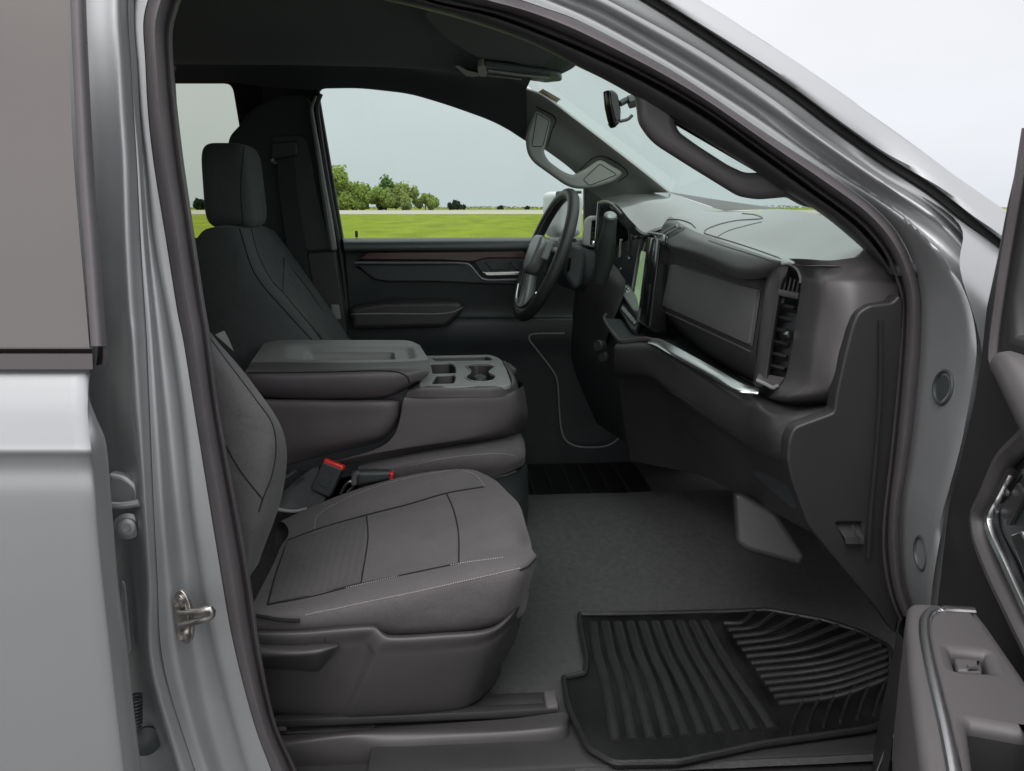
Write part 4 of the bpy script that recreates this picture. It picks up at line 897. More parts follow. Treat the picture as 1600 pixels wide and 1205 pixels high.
q = MB(); q.tube([PT.at(-hw+.003, -hh, .003), PT.at(-hw+.003, hh-.006, .003), PT.at(-hw+.01, hh-.001, .003), PT.at(hw-.01, hh-.001, .003)], .003); q.tube([PT.at(hw-.003, -hh, .003), PT.at(hw-.003, hh-.006, .003), PT.at(hw-.01, hh-.001, .003)], .003); q.build('bezel', M['trimgrey'], so_)
# side housing right of the screen
b = MB(); b.plate([rnd([(1030, 372), (1040, 378), (1050, 386), (1046, 470), (1042, 520), (1026, 522), (1012, 512)], 4)], PY(.765), .12, .006); cs = b.build('center_stack', M['gloss'], dash)
q = MB()
for (u, v) in ((1035, 450), (1031, 497)):
    q = MB(); q.lathe([(.006, 0), (.006, .006), (.004, .008), (0, .008)], W(u, v, .775), (-.5, -.8, .1), 16); q.build('knob', M['chrome'], cs)
# climate bar and key row
b = MB(); P1, P2, P3 = W(968, 452, 1.10), W(1004, 490, .90), W(982, 444, 1.10)
pc = Plane(P1, P2-P1, P3-P1)
if pc.n.dot(CAM-P1) < 0: pc = Plane(P1, P1-P2, P3-P1)
b.plate([rnd([(966, 452), (981, 443, 3), (1009, 481, 4), (1003, 489), (992, 488)], 2)], pc, .03, .004); cb = b.build('climate_bar', M['satin'], cs)
q = MB(); q.plate([rnd([(974, 451), (979, 447), (986, 455), (980, 458)], 1)], pc, .002, .0004, off=.002); q.build('hazard_button', mat('button_pale', (.5, .5, .5), .5), cb)
q = MB(); q.tube([pc.pt(976, 450.5, .003), pc.pt(983.5, 456, .003)], .001); q.tube([pc.pt(981, 449.5, .003), pc.pt(978, 456, .003)], .001); q.build('hazard_mark', M['darkline'], cb)
q = MB(); q.tube([pc.pt(992, 487, .002), pc.pt(1003, 488, .002), pc.pt(1009, 481, .002)], .003, n=8); q.build('bar_edge', M['chrome'], cb)
pk = Plane(pc.O, pc.ex, pc.ey)
b = MB(); b.plate([rnd([(965, 480), (975, 468), (1000, 497), (992, 516), (985, 513)], 3)], Plane(W(985, 495, .97), pc.ex, pc.ey), .02, .004); kr = b.build('button_row', M['plastic_d'], cs)
pk = Plane(W(985, 495, .955), pc.ex, pc.ey)
for i in range(6):
    t = i/5; q = MB(); u, v = 970+t*18, 482+t*21
    q.plate([[(u, v), (u+3, v-5), (u+6.2, v-1.5), (u+3.2, v+3.6)]], pk, .004, .001); q.build('key', M['satin'], kr)
# dial pair behind the wheel rim
q = MB()
for (u, v, r) in ((905+2, 425, .0), ): pass
for (u, v) in ((941, 541), (948, 558)):
    q.lathe([(.016, 0), (.016, .016), (.013, .02), (0, .02)], W(u, v, .98), (-.75, -.6, .15), 18)
q.build('rotary_switch', M['plastic_k'], dash)
# gauge cluster, left vent
b = MB(); b.plate([rnd([(935, 312), (958, 320), (992, 366), (1000, 470), (975, 500), (935, 470), (930, 380)], 6)], PY(1.30), .02, .004); cl = b.build('instrument_cluster', M['gloss'], dash)
q = MB(); q.tube([(936, 319, 1.24), (950, 318, 1.22), (957, 321, 1.20), (975, 342, 1.17), (984, 364, 1.15), (983, 392, 1.15)], .005, n=30); q.build('cluster_rim', M['plastic_m'], cl)
q = MB(); q.tube([(937, 317, 1.26), (950, 317, 1.23), (957, 322, 1.21)], .006, n=12, flat=.5); q.build('rim_lip', mat('lip_olive', (.24, .25, .15), .3, coat=.3), cl)
q = MB(); q.plate([rnd([(969, 373), (973, 373), (971, 402), (966, 404)], 1.5)], PY(1.21), .01, .002); q.build('shift_indicator', M['chrome'], cl)
q = MB(); q.lathe([(.006, 0), (.006, .008), (0, .009)], W(984, 403, 1.1), (-.7, -.7, .1), 12); q.lathe([(.005, 0), (.005, .007), (0, .008)], W(971, 420, 1.1), (-.7, -.7, .1), 12); q.build('indicator_stud', M['chrome'], cl)
b = MB(); fr = [(914, 344), (922, 337), (937, 337), (937, 388), (911, 384), (911, 365)]
b.plate([rnd(fr, 4), rnd([(925, 346), (937, 346), (937, 384), (922, 383)], 2)], PY(1.52), .02, .005); lv = b.build('driver_air_vent', mat('vent_frame_silver', (.55, .56, .56), .4, .2), dash)
q = MB(); q.plate([[(920, 342), (945, 342), (945, 388), (918, 388)]], PY(1.55), .01, .002); q.build('vent_back', M['plastic_d'], lv)
for i in range(5):
    q = MB(); v = 350+i*7; q.tube([(924, v, 1.53), (937, v+1, 1.53)], .003, k=6); q.build('slat', M['plastic_d'], lv)
q = MB(); q.lathe([(.008, 0), (.008, .01), (0, .012)], W(927, 381, 1.51), (-.3, -.9, .2), 14); q.build('vent_knob', M['chrome'], lv)
# driver side lower dash mass
b = MB()
b.patch([[(1034, 380, .95), (985, 375, 1.2), (945, 392, 1.40), (912, 388, 1.60)],
         [(1030, 450, .95), (975, 440, 1.18), (940, 430, 1.32), (905, 420, 1.60)],
         [(1010, 520, .96), (960, 500, 1.14), (930, 505, 1.30), (895, 490, 1.60)],
         [(985, 560, .97), (955, 560, 1.10), (925, 560, 1.30), (892, 560, 1.62)],
         [(985, 700, 1.05), (975, 690, 1.25), (960, 680, 1.45), (930, 660, 1.64)]], n=40, m=6)
b.build('driver_knee_panel', M['plastic_d'], dash, ang=60)
b = MB(); b.patch([[(915, 396, 1.42), (935, 397, 1.34), (958, 412, 1.22), (978, 440, 1.08)],
                   [(912, 420, 1.36), (932, 425, 1.26), (956, 445, 1.14), (972, 468, 1.04)],
                   [(905, 455, 1.36), (925, 465, 1.26), (945, 490, 1.14), (955, 508, 1.05)],
                   [(902, 490, 1.40), (918, 505, 1.32), (935, 525, 1.22), (945, 540, 1.12)]], n=30, m=6)
b.build('column_cover_panel', M['plastic'], dash)

# ------------------------------------------------------------------ steering wheel and column
q = MB()
wc = W(851, 399, 1.34)
wn = Vector((-1, -.11, .40)).normalized()
wu = (Vector((0, 0, 1))-wn*wn.z).normalized(); wr = wn.cross(wu)
Rw = .192
def wp(a, r, off=0): return wc+wu*(math.cos(a)*r)+wr*(math.sin(a)*r)+wn*off
b = MB(); ring = [wp(2*math.pi*i/64, Rw) for i in range(64)]
b.tube(ring, .0165, k=14, closed=True, flat=1.05, up=None)
sw = b.build('steering_wheel', M['leather'], truck, ang=80)
q = MB(); q.tube([wp(2*math.pi*i/64, Rw-.015, .008) for i in range(64)], .0012, k=5, closed=True); q.build('rim_stitch', M['trimgrey'], sw)
q = MB()
q.plate([rnd([(-.05, .05), (.05, .05), (.064, .02), (.045, -.05), (.02, -.065), (-.02, -.065), (-.045, -.05), (-.064, .02)], .02)], Plane(wc+wn*.004, wr, wu), .04, .012, px=False, res=4)
hub = q.build('hub', M['satin'], sw)
for sg in (-1, 1):
    q = MB(); q.tube([wc+wr*(.06*sg)+wu*.015+wn*.0, wc+wr*(.12*sg)+wu*.02+wn*.0, wp(sg*math.pi*.47, Rw-.005, .002)], .017, k=10, n=10, flat=.6, up=tuple(wn)); q.build('spoke', M['satin'], sw)
    q = MB(); q.plate([rnd([(.098*sg-.03, -.016), (.098*sg+.032, -.012), (.098*sg+.030, .038), (.098*sg-.025, .042)], .008)], Plane(wc+wn*.014, wr, wu), .012, .003, px=False); q.build('button_pad', M['satin'], sw)
    for i in range(3):
        q = MB(); q.lathe([(.005, 0), (.005, .003), (0, .0035)], wc+wr*(.098*sg+.012)+wu*(.0+.011*i)+wn*.014, wn, 10); q.build('button', M['chrome'] if i == 1 else M['plastic_d'], sw)
q = MB(); q.tube([wc-wu*.07+wn*.018+wr*.02, wc-wu*.13+wn*.006+wr*.03, wp(math.pi*.96, Rw-.005, 0)], .016, k=10, n=10, flat=.5, up=tuple(wn)); q.tube([wc-wu*.07+wn*.018-wr*.02, wc-wu*.13+wn*.006-wr*.03, wp(math.pi*1.04, Rw-.005, 0)], .016, k=10, n=10, flat=.5, up=tuple(wn)); q.build('lower_spoke', M['satin'], sw)
q = MB(); q.tube([wp(math.pi*.72, Rw-.018, .012), wp(math.pi*.86, Rw-.02, .014), wp(math.pi, Rw-.022, .014), wp(math.pi*1.14, Rw-.02, .014), wp(math.pi*1.28, Rw-.018, .012)], .005, k=8, n=24); q.build('bright_insert', M['chrome'], sw)
# emblem ring on hub
q = MB(); pe = Plane(wc+wn*.0135, wr, wu)
q.plate([rnd([(-.022, 0), (-.016, .008), (.016, .008), (.022, 0), (.016, -.008), (-.016, -.008)], .003)], pe, .003, .001, px=False, off=.003); q.build('hub_badge', M['chrome'], sw)
b = MB(); cx = -wn
b.lathe([(.0, .02), (.05, .02), (.062, .04), (.066, .09), (.064, .13), (.05, .18), (.0, .20)], wc, cx, 24)
col_ = b.build('steering_column', M['plastic_d'], truck, ang=50)
q = MB(); q.plate([rnd([(888, 378), (912, 384), (918, 402), (910, 448), (897, 455), (880, 430), (880, 395)], 8)], PY(1.25), .14, .014, res=3); q.build('column_shroud', M['plastic_d'], col_)
q = MB(); q.tube([(890, 404, 1.245), (890, 412, 1.24), (887, 424, 1.245)], .004, n=8); q.build('tilt_switch', M['gloss'], col_)
q = MB(); q.tube([(938, 440, 1.13), (945, 405, 1.10), (950, 368, 1.06), (955, 339, 1.04)], .019, n=24, k=16, rs=[1.0, 1.35, 1.2, .85], flat=.75); q.build('gear_lever', M['plastic_d'], col_)
q = MB(); q.lathe([(.0165, -.004), (.0165, .002), (.012, .006), (0, .007)], W(953.5, 337, 1.038), W(953, 330, 1.03)-W(950, 350, 1.05), 18); q.build('lever_cap', M['satin'], col_)
q = MB(); q.tube([(898, 376, 1.20), (886, 372, 1.30), (876, 374, 1.45)], .006, n=12); q.build('signal_stalk', M['plastic'], col_)
# ------------------------------------------------------------------ driver seat (front face seen at an angle)
b = MB()
b.patch([[(300, 385, 1.20), (298, 480, 1.18), (305, 620, 1.16), (320, 760, 1.14)],
         [(305, 376, 1.14), (308, 470, 1.115), (322, 560, 1.10), (350, 700, 1.10)],
         [(322, 358, 1.13), (340, 470, 1.085), (370, 560, 1.07), (420, 700, 1.07)],
         [(362, 356, 1.13), (388, 440, 1.085), (440, 530, 1.07), (500, 650, 1.07)],
         [(374, 356, 1.15), (399, 428, 1.105), (450, 490, 1.09), (540, 620, 1.09)],
         [(384, 357, 1.19), (404, 415, 1.16), (470, 492, 1.15), (560, 625, 1.15)],
         [(392, 357, 1.26), (418, 425, 1.25), (482, 510, 1.25), (570, 640, 1.25)],
         [(405, 354, 1.36), (445, 425, 1.38), (500, 500, 1.38), (580, 630, 1.38)],
         [(419, 356, 1.46), (462, 418, 1.47), (524, 500, 1.47), (590, 610, 1.47)],
         [(431, 364, 1.52), (472, 420, 1.53), (532, 508, 1.53), (600, 630, 1.53)],
         [(430, 372, 1.55), (468, 425, 1.56), (526, 510, 1.56), (590, 630, 1.56)]], n=60, m=5)
ds = empty('x', (0, 0, 0)); bpy.data.objects.remove(ds)
dsb = b
# top cap of the backrest
b.patch([[(300, 385, 1.20), (305, 376, 1.14), (322, 358, 1.13), (362, 356, 1.13), (374, 356, 1.15), (384, 357, 1.19), (392, 357, 1.26), (405, 354, 1.36), (419, 356, 1.46), (431, 364, 1.52), (430, 372, 1.55)],
         [(312, 372, 1.22), (320, 364, 1.18), (330, 356, 1.17), (352, 352, 1.18), (362, 352, 1.2), (372, 352, 1.24), (380, 352, 1.3), (392, 350, 1.38), (405, 352, 1.45), (415, 358, 1.5), (420, 368, 1.53)],
         [(330, 366, 1.3), (335, 360, 1.3), (345, 356, 1.3), (355, 355, 1.3), (360, 355, 1.33), (365, 356, 1.35), (370, 356, 1.38), (378, 354, 1.42), (388, 354, 1.46), (395, 358, 1.5), (400, 366, 1.53)]], n=40, m=4)
dsb_o = b.build('driver_seat', M['fab_d'], truck, ang=180)
q = MB(); q.tube(b.on([(392, 358), (404, 400), (425, 440), (441, 456), (480, 502), (520, 555)], .0, 50), .0018, k=6); q.tube(b.on([(443, 404), (447, 440), (455, 446), (441, 456)], .0, 20), .0016, k=6); q.tube(b.on([(374, 358), (398, 428), (442, 482), (495, 540)], .0005, 40), .0018, k=6); q.tube(b.on([(443, 404), (478, 448), (520, 510), (536, 535)], .0005, 30), .0016, k=6); q.build('backrest_seam', M['darkline'], dsb_o)
# lighter insert skin riding on the backrest
pts_l = [(441, 457), (452, 446), (447, 420), (444, 405)]
ins = MB()
rowsI = []
for i in range(22):
    t = i/21
    a = (441+t*85, 457+t*100); c = (444+t*97, 405+t*132)
    if t < .3: a = (a[0], a[1])
    r_ = []
    for j in range(9):
        f = j/8; p = b.on([(a[0]*(1-f)+c[0]*f, a[1]*(1-f)+c[1]*f)], .0022)
        r_.append(p[0] if p else None)
    if all(x is not None for x in r_): rowsI.append(r_)
ins.grid(rowsI); ins.build('backrest_insert', M['fab_l'], dsb_o)
# headrest: a rounded block with a shaped front
def rblock(c, sx, sy, sz, e=.35, n=26, m=40, shape=None):
    mb = MB(); rows = []
    for i in range(n+1):
        ph = -math.pi/2+math.pi*i/n; row = []
        for j in range(m):
            th = 2*math.pi*j/m
            f = lambda t, ee: math.copysign(abs(t)**ee, t)
            x = f(math.cos(ph), e)*f(math.cos(th), e); y = f(math.cos(ph), e)*f(math.sin(th), e); z = f(math.sin(ph), e)
            p = Vector((x*sx/2, y*sy/2, z*sz/2))
            if shape: p = shape(p)
            row.append(Vector(c)+p)
        rows.append(row)
    mb.grid(rows, cu=True); return mb
hc_ = W(362, 291, 1.28)
def hs(p):
    t = (p.z/.25)
    p.x += .02*t*-.35; p.x *= (1.0-.10*t); p.y *= 1.0-.10*t
    return p
hr = rblock((hc_.x+.006, 1.29, hc_.z), .128, .235, .226, .36, shape=hs)
ho = hr.build('headrest', M['fab_d'], dsb_o, ang=180)
q = MB(); q.tube(hr.on([(381, 229), (378, 260), (376, 300), (380, 352)], .0003, 30), .0012, k=5); q.build('headrest_seam', M['darkline'], ho)
for yy in (1.24, 1.36):
    q = MB(); q.tube([Vector((hc_.x, yy, hc_.z-.10)), Vector((hc_.x-.01, yy, hc_.z-.2))], .006); q.build('headrest_post', M['steel'], dsb_o)
b = rblock((W(520, 700, 1.32).x+.05, 1.33, .30), .56, .48, .20, .35); b.build('driver_seat_cushion', M['fab_d'], dsb_o)
bpy.data.objects['driver_seat_cushion'].name = 'cushion'
# rear bench so the back of the cab is not empty
b = rblock((-1.42, .9, .62), .22, 1.4, .62, .3); b.build('rear_bench', M['fab_d'], truck, ang=180)
b = rblock((-1.15, .9, .30), .55, 1.4, .22, .3); b.build('rear_cushion', M['fab_d'], truck, ang=180)

# ------------------------------------------------------------------ passenger seat: backrest
b = MB()
b.patch([[(230, 500, .30), (250, 620, .30), (280, 760, .28), (320, 930, .25)],
         [(250, 500, .15), (285, 620, .14), (325, 780, .14), (360, 930, .14)],
         [(300, 505, .13), (338, 600, .125), (375, 750, .125), (392, 900, .125)],
         [(322, 520, .14), (372, 600, .13), (412, 690, .13), (402, 810, .13), (388, 905, .13)],
         [(329, 524, .16), (386, 598, .15), (428, 668, .145), (424, 768, .145), (396, 892, .145)],
         [(334, 527, .19), (392, 596, .185), (443, 680, .18), (442, 764, .18), (404, 880, .18)],
         [(332, 526, .24), (388, 593, .235), (439, 676, .235), (434, 770, .235), (402, 870, .235)],
         [(322, 520, .40), (365, 585, .40), (405, 675, .40), (402, 770, .40), (390, 850, .40)],
         [(330, 520, .60), (380, 590, .60), (430, 690, .60), (425, 770, .60), (410, 840, .60)]], n=60, m=5)
ps = b.build('passenger_seat', M['fab_l'], truck, ang=180)
q = MB(); q.tube(b.on([(329, 530), (360, 572), (400, 625), (425, 662), (431, 700), (424, 745), (411, 778), (404, 800)], .0, 60), .0013, k=6); q.tube(b.on([(352, 695), (375, 735), (410, 780)], .0, 20), .0013, k=6); q.build('backrest_seam', M['darkline'], ps)
# white belt tag behind
q = MB(); q.plate([[(336, 523), (350, 517), (357, 530), (365, 549)]], PY(.52), .002, .0004); q.build('paper_tag', mat('tag_grey', (.32, .32, .31), .8), ps)
# cushion
cu = MB()
cu.patch([[(372, 1030, .20), (480, 1015, .20), (600, 1000, .20), (760, 985, .20), (812, 965, .22), (826, 930, .30)],
          [(380, 1000, .165), (480, 995, .16), (606, 988, .16), (740, 978, .16), (800, 960, .18), (826, 922, .27)],
          [(385, 978, .150), (480, 974, .145), (600, 955, .145), (740, 925, .145), (812, 903, .155), (834, 893, .25)],
          [(388, 962, .155), (482, 957, .15), (600, 936, .15), (740, 900, .15), (814, 882, .165), (838, 870, .25)],
          [(392, 950, .185), (484, 942, .18), (600, 915, .18), (700, 892, .18), (782, 873, .19), (832, 860, .27)],
          [(400, 935, .225), (486, 930, .22), (565, 911, .22), (640, 896, .22), (717, 880, .22), (800, 856, .26), (829, 846, .32)],
          [(410, 915, .27), (440, 912, .27), (566, 893, .27), (645, 880, .27), (719, 862, .27), (795, 836, .30), (822, 822, .36)],
          [(428, 880, .35), (470, 872, .35), (569, 850, .36), (640, 838, .36), (717, 826, .36), (780, 803, .38), (812, 790, .42)],
          [(440, 852, .45), (480, 838, .46), (573, 818, .46), (640, 804, .46), (708, 792, .46), (765, 780, .47), (792, 768, .50)],
          [(450, 838, .50), (500, 824, .52), (573, 806, .52), (640, 789, .52), (698, 773, .52), (752, 763, .53), (776, 752, .55)],
          [(450, 826, .54), (500, 806, .56), (560, 783, .56), (640, 763, .56), (700, 752, .56), (748, 748, .57), (768, 747, .57)],
          [(440, 815, .60), (500, 788, .60), (550, 768, .60), (640, 744, .60), (700, 735, .60), (742, 735, .60), (758, 742, .60)],
          [(432, 822, .64), (480, 800, .64), (545, 776, .64), (640, 748, .64), (700, 740, .64), (740, 742, .64), (754, 750, .64)],
          [(430, 860, .65), (480, 840, .65), (545, 820, .65), (640, 790, .65), (700, 780, .65), (740, 780, .65), (752, 790, .65)]], n=80, m=5)
cuo = cu.build('cushion', M['fab'], ps, ang=180)
def skin(name, quad, matr, off=.0015, n=26, m=16, parent=None):
    """a panel laid on the cushion: quad = four pixel edges as lists (bottom, top)"""
    bot, top = quad; bp_ = [(p.x, p.y) for p in cr([Vector((a, c, 0)) for a, c in bot], n)]; tp = [(p.x, p.y) for p in cr([Vector((a, c, 0)) for a, c in top], n)]
    rows = []
    for j in range(m+1):
        f = j/m; r = []
        for i in range(n):
            p = cu.on([(bp_[i][0]*(1-f)+tp[i][0]*f, bp_[i][1]*(1-f)+tp[i][1]*f)], off)
            r.append(p[0] if p else (rows[-1][i] if rows else None))
        if all(x is not None for x in r): rows.append(r)
    g = MB(); g.grid(rows); return g.build(name, matr, parent)
skin('striped_insert', ([(420, 944), (480, 932), (564, 911)], [(449, 846), (500, 828), (572, 808)]), M['fab_s'], parent=cuo)
q = MB()
q.tube(cu.on([(418, 945), (430, 900), (449, 846)], .0003, 24), .0014, k=6)
q.tube(cu.on([(564, 912), (571, 870), (575, 840), (573, 806)], .0003, 24), .0015, k=6)
q.tube(cu.on([(717, 880), (716, 830), (708, 795), (698, 772)], .0003, 24), .0015, k=6)
q.tube(cu.on([(418, 946), (486, 933), (565, 913), (640, 897), (717, 881)], .0011, 50), .0015, k=6)
q.tube(cu.on([(449, 845), (500, 826), (573, 805), (640, 788), (698, 771), (757, 761)], .0006, 50), .0018, k=6)
q.tube(cu.on([(837, 872), (826, 884), (812, 891)], .0006, 12), .0014, k=6)
q.build('cushion_seam', M['darkline'], cuo)
q = MB()
def stitches(surf, pts, n, r=.0009, out=.0012, duty=.6):
    P = surf.on(pts, out, n*2)
    for i in range(0, len(P)-1, 2): q.tube([P[i], P[i].lerp(P[i+1], duty*1.3)], r, k=5)
stitches(cu, [(484, 932), (560, 915), (640, 897), (720, 881), (786, 872)], 85)
q.build('stitching', M['greyline'], cuo); q = MB()
stitches(cu, [(478, 961), (560, 944), (640, 927), (720, 909), (812, 888)], 95)
q.build('stitching', M['greyline'], cuo); q = MB()
stitches(cu, [(491, 826), (497, 806), (530, 785), (585, 762), (650, 745), (715, 734)], 60, .0006)
stitches(cu, [(722, 735), (742, 742), (752, 752), (757, 761)], 14, .0006)
q.build('stitching', M['greyline'], cuo)
# side shield of the seat
sh = MB()
def shc(p, v0, dv, y):
    return [(u+a, v+dv, y+b_) for (u, v, b_), a in zip(p, [0]*len(p))]
lip = [(385, 984, .012), (470, 983, .012), (540, 977, .011), (578, 975, .010), (586, 976, .010), (600, 988, .002), (608, 991, .0), (700, 987, .0), (752, 983, .004), (775, 976, .015), (800, 955, .045), (820, 925, .13)]
body = [(388, 1030, .016), (470, 1028, .014), (530, 1012, .011), (568, 1009, .011), (575, 1011, .009), (586, 1022, .001), (594, 1025, .0), (690, 1020, .0), (748, 1013, .006), (770, 1004, .016), (796, 982, .05), (816, 955, .14)]
mid_ = [(395, 1070, .022), (470, 1070, .020), (520, 1062, .013), (550, 1064, .012), (557, 1065, .010), (566, 1070, .002), (574, 1072, .001), (675, 1062, .001), (738, 1053, .010), (758, 1045, .022), (783, 1027, .06), (803, 1005, .15)]
lowr = [(402, 1112, .030), (470, 1116, .028), (505, 1117, .022), (530, 1118, .020), (537, 1118, .018), (546, 1119, .012), (553, 1119, .011), (655, 1112, .011), (722, 1104, .022), (742, 1094, .034), (763, 1074, .07), (783, 1045, .16)]
sh.patch([shc(lip, 0, 4, .175), shc(lip, 0, 1, .135), shc(lip, 0, 3, .120), shc(lip, 0, 9, .114), shc(body, 0, -6, .115), shc(body, 0, 4, .115), mid_ and shc(mid_, 0, 0, .118), shc(lowr, 0, -6, .118), shc(lowr, 0, 2, .126), shc(lowr, 0, 8, .17)], n=150, m=4)
sho = sh.build('side_shield', M['plastic'], ps, ang=180)
lv_ = MB()
lv_.patch([[(395, 1008, .15), (460, 1009, .15), (505, 1006, .15), (522, 1006, .15)], [(395, 1008, .118), (460, 1010, .115), (505, 1007, .115), (530, 1007, .12)], [(398, 1023, .105), (460, 1022, .10), (500, 1018, .10), (527, 1010, .112)], [(400, 1034, .112), (460, 1032, .108), (498, 1030, .108), (519, 1022, .118)], [(404, 1046, .135), (460, 1047, .13), (496, 1049, .13), (510, 1040, .135)]], n=40, m=5)
lv_.build('recline_lever', M['plastic'], ps, ang=80)
q = MB(); q.tube([(507, 992, .128), (508, 1003, .124)], .0014); q.tube([(400, 1005.5, .134), (460, 1006, .128), (505, 1003, .128)], .0014, n=14); q.tube([(400, 962, .145), (440, 969, .140), (468, 970, .140)], .0035, n=14); q.build('shield_joint', M['darkline'], sho)
# buckles
bk = MB(); pbk = Plane(W(510, 750, .67), (1, -.25, -.42), (.42, .1, 1))
bk.plate([rnd([(504, 721), (535, 733, 5), (514, 779, 6), (484, 765, 5)], 4)], pbk, .024, .005, res=3)
bko = bk.build('seat_belt_buckle', M['plastic_d'], ps)
q = MB(); q.plate([rnd([(506, 717), (536, 729), (535, 736), (504, 724)], 2)], pbk, .020, .003, off=-.002); q.build('release_button', M['red'], bko)
q = MB(); q.plate([rnd([(503, 742), (519, 748), (512, 763), (497, 757)], 3)], pbk, .003, .001, off=.002); q.build('buckle_label', M['plastic_d'], bko)
q = MB(); q.plate([[(488, 768), (508, 776), (500, 792), (470, 800)]], pbk, .004, .001, off=-.01); q.build('buckle_strap', M['fab_d'], bko)
bk = MB(); pb2 = PY(.665)
bk.plate([rnd([(546, 742), (560, 738), (610, 737), (615, 743), (613, 751), (562, 760), (550, 758)], 4)], pb2, .03, .008, res=3)
bk2 = bk.build('center_belt_buckle', M['plastic_d'], ps)
q = MB(); q.plate([rnd([(609, 738), (615, 740), (614, 750), (609, 751)], 1.5)], pb2, .022, .002, off=.004); q.build('release_button', M['red'], bk2)
q = MB(); q.tube([(560, 738, .65), (554, 745, .65), (553, 757, .65)], .006, n=10); q.build('strap_loop', M['fab'], bk2)
q = MB(); q.patch([[(440, 770, .72), (470, 745, .72), (498, 725, .72)], [(432, 800, .68), (460, 800, .68), (500, 780, .68)]], n=12, m=4); q.tube([(446, 747, .70), (455, 742, .70), (463, 736, .70)], .006, n=6); q.build('belt_anchor_cover', M['plastic_d'], ps)
q = MB(); q.tube([(425, 792, .66), (440, 797, .66), (460, 799, .66), (480, 795, .66)], .004, n=14); q.build('anchor_cover_rim', M['trimgrey'], ps)
q = MB(); q.tube([(532, 772, .66), (540, 758, .66), (548, 752, .66), (552, 760, .66), (543, 768, .66)], .0035, n=14); q.build('wire_clip', M['steel'], ps)
# seat track rails on the floor
tr = MB()
def rail(pts_top, h, y0, y1):
    a, c = pts_top
    A, B = W(a[0], a[1], y0), W(c[0], c[1], y0)
    A.z = B.z = (A.z+B.z)/2
    tr.box(((A+B)/2+Vector((0, (y1-y0)/2, -h/2))), ((B-A).length, y1-y0, h), .002)
rail([(430, 1128), (871, 1106)], .014, .135, .155)
rail([(440, 1118), (868, 1100)], .010, .160, .20)
rail([(700, 1093), (866, 1085)], .012, .205, .215)
rail([(640, 1082), (868, 1078)], .022, .265, .275)
tro = tr.build('seat_track', M['plastic_k'], ps)
q = MB(); A = W(862, 1104, .15); q.box(A+Vector((0, .012, -.004)), (.022, .05, .026), .004); q.build('track_end_cap', M['plastic_m'], tro); q = MB(); A = W(440, 1128, .15); q.box(A, (.022, .03, .02), .004); q.build('track_end_cap', M['plastic_m'], tro)
q = MB(); A = W(735, 1104, .175); B = W(858, 1098, .175); A.z = B.z; q.box((A+B)/2+Vector((0, .01, .002)), ((B-A).length, .022, .008), .002); q.build('track_slider', M['steel'], tro)

# ------------------------------------------------------------------ sill trim
b = MB()
b.patch([[(430, 1150, .13), (560, 1140, .13), (700, 1130, .13), (800, 1123, .13), (884, 1114, .13), (888, 1117, .13)],
         [(440, 1162, .105), (550, 1148, .10), (700, 1141, .10), (800, 1137, .10), (882, 1131, .10), (888, 1133, .11)],
         [(445, 1170, .100), (548, 1160, .095), (600, 1160, .088), (700, 1152, .088), (800, 1145, .088), (882, 1139, .09), (889, 1140, .10)],
         [(460, 1205, .095), (575, 1200, .088), (650, 1200, .080), (700, 1198, .080), (800, 1194, .080), (888, 1190, .084), (896, 1190, .10)],
         [(480, 1260, .080), (620, 1260, .075), (700, 1260, .07), (760, 1260, .07), (830, 1260, .07), (895, 1255, .075), (905, 1255, .09)]], n=70, m=5)
st2 = b.build('sill_trim', M['plastic'], truck, ang=60)
b = MB(); b.box((.45, .085, -.02), (1.2, .14, .05), .01); b.box((0, .0, -.06), (2.4, .16, .10), .02); b.build('door_sill', M['plastic_k'], truck)

# ------------------------------------------------------------------ centre console on the middle seat
con = MB()
con.patch([[(396, 622, .74), (520, 624, .74), (622, 626, .74), (628, 630, .76)],
           [(396, 626, .72), (520, 628, .715), (618, 629, .715), (627, 634, .74)],
           [(398, 660, .715), (520, 655, .712), (616, 650, .712), (624, 654, .74)],
           [(404, 705, .72), (520, 690, .715), (596, 680, .715), (617, 672, .74)],
           [(410, 735, .74), (500, 712, .74), (588, 692, .74), (600, 692, .76)]], n=40, m=5)
cono = con.build('center_console', M['plastic_c'], truck, ang=70)
f = MB()
f.patch([[(640, 616, .72), (720, 617, .705), (795, 612, .72), (812, 606, .80), (817, 600, .92), (800, 592, 1.05)],
         [(632, 622, .71), (720, 621, .70), (797, 618, .71), (816, 622, .80), (821, 620, .92), (806, 600, 1.06)],
         [(626, 650, .708), (720, 648, .70), (800, 645, .712), (821, 650, .80), (824, 650, .92), (812, 640, 1.06)],
         [(616, 680, .708), (700, 675, .702), (790, 666, .715), (812, 672, .80), (818, 672, .92), (812, 665, 1.06)],
         [(596, 698, .708), (690, 690, .704), (776, 678, .72), (796, 684, .82), (800, 684, .92), (800, 680, 1.06)],
         [(500, 726, .715), (640, 700, .712), (760, 687, .74), (780, 690, .84), (790, 690, .94), (790, 690, 1.06)],
         [(430, 745, .72), (600, 716, .74), (750, 692, .80), (770, 694, .88), (780, 694, .96), (780, 694, 1.06)]], n=60, m=5)
f.build('console_body', M['plastic_c'], cono, ang=70)
b = MB(); b.patch([[(400, 700, .735), (520, 690, .735), (660, 660, .735)], [(400, 780, .76), (520, 750, .76), (660, 720, .76)]], n=6, m=3); b.patch([[(400, 612, .75), (660, 608, .75)], [(400, 700, .75), (640, 690, .75)]], n=6, m=3); b.build('console_gap', M['plastic_d'], cono)
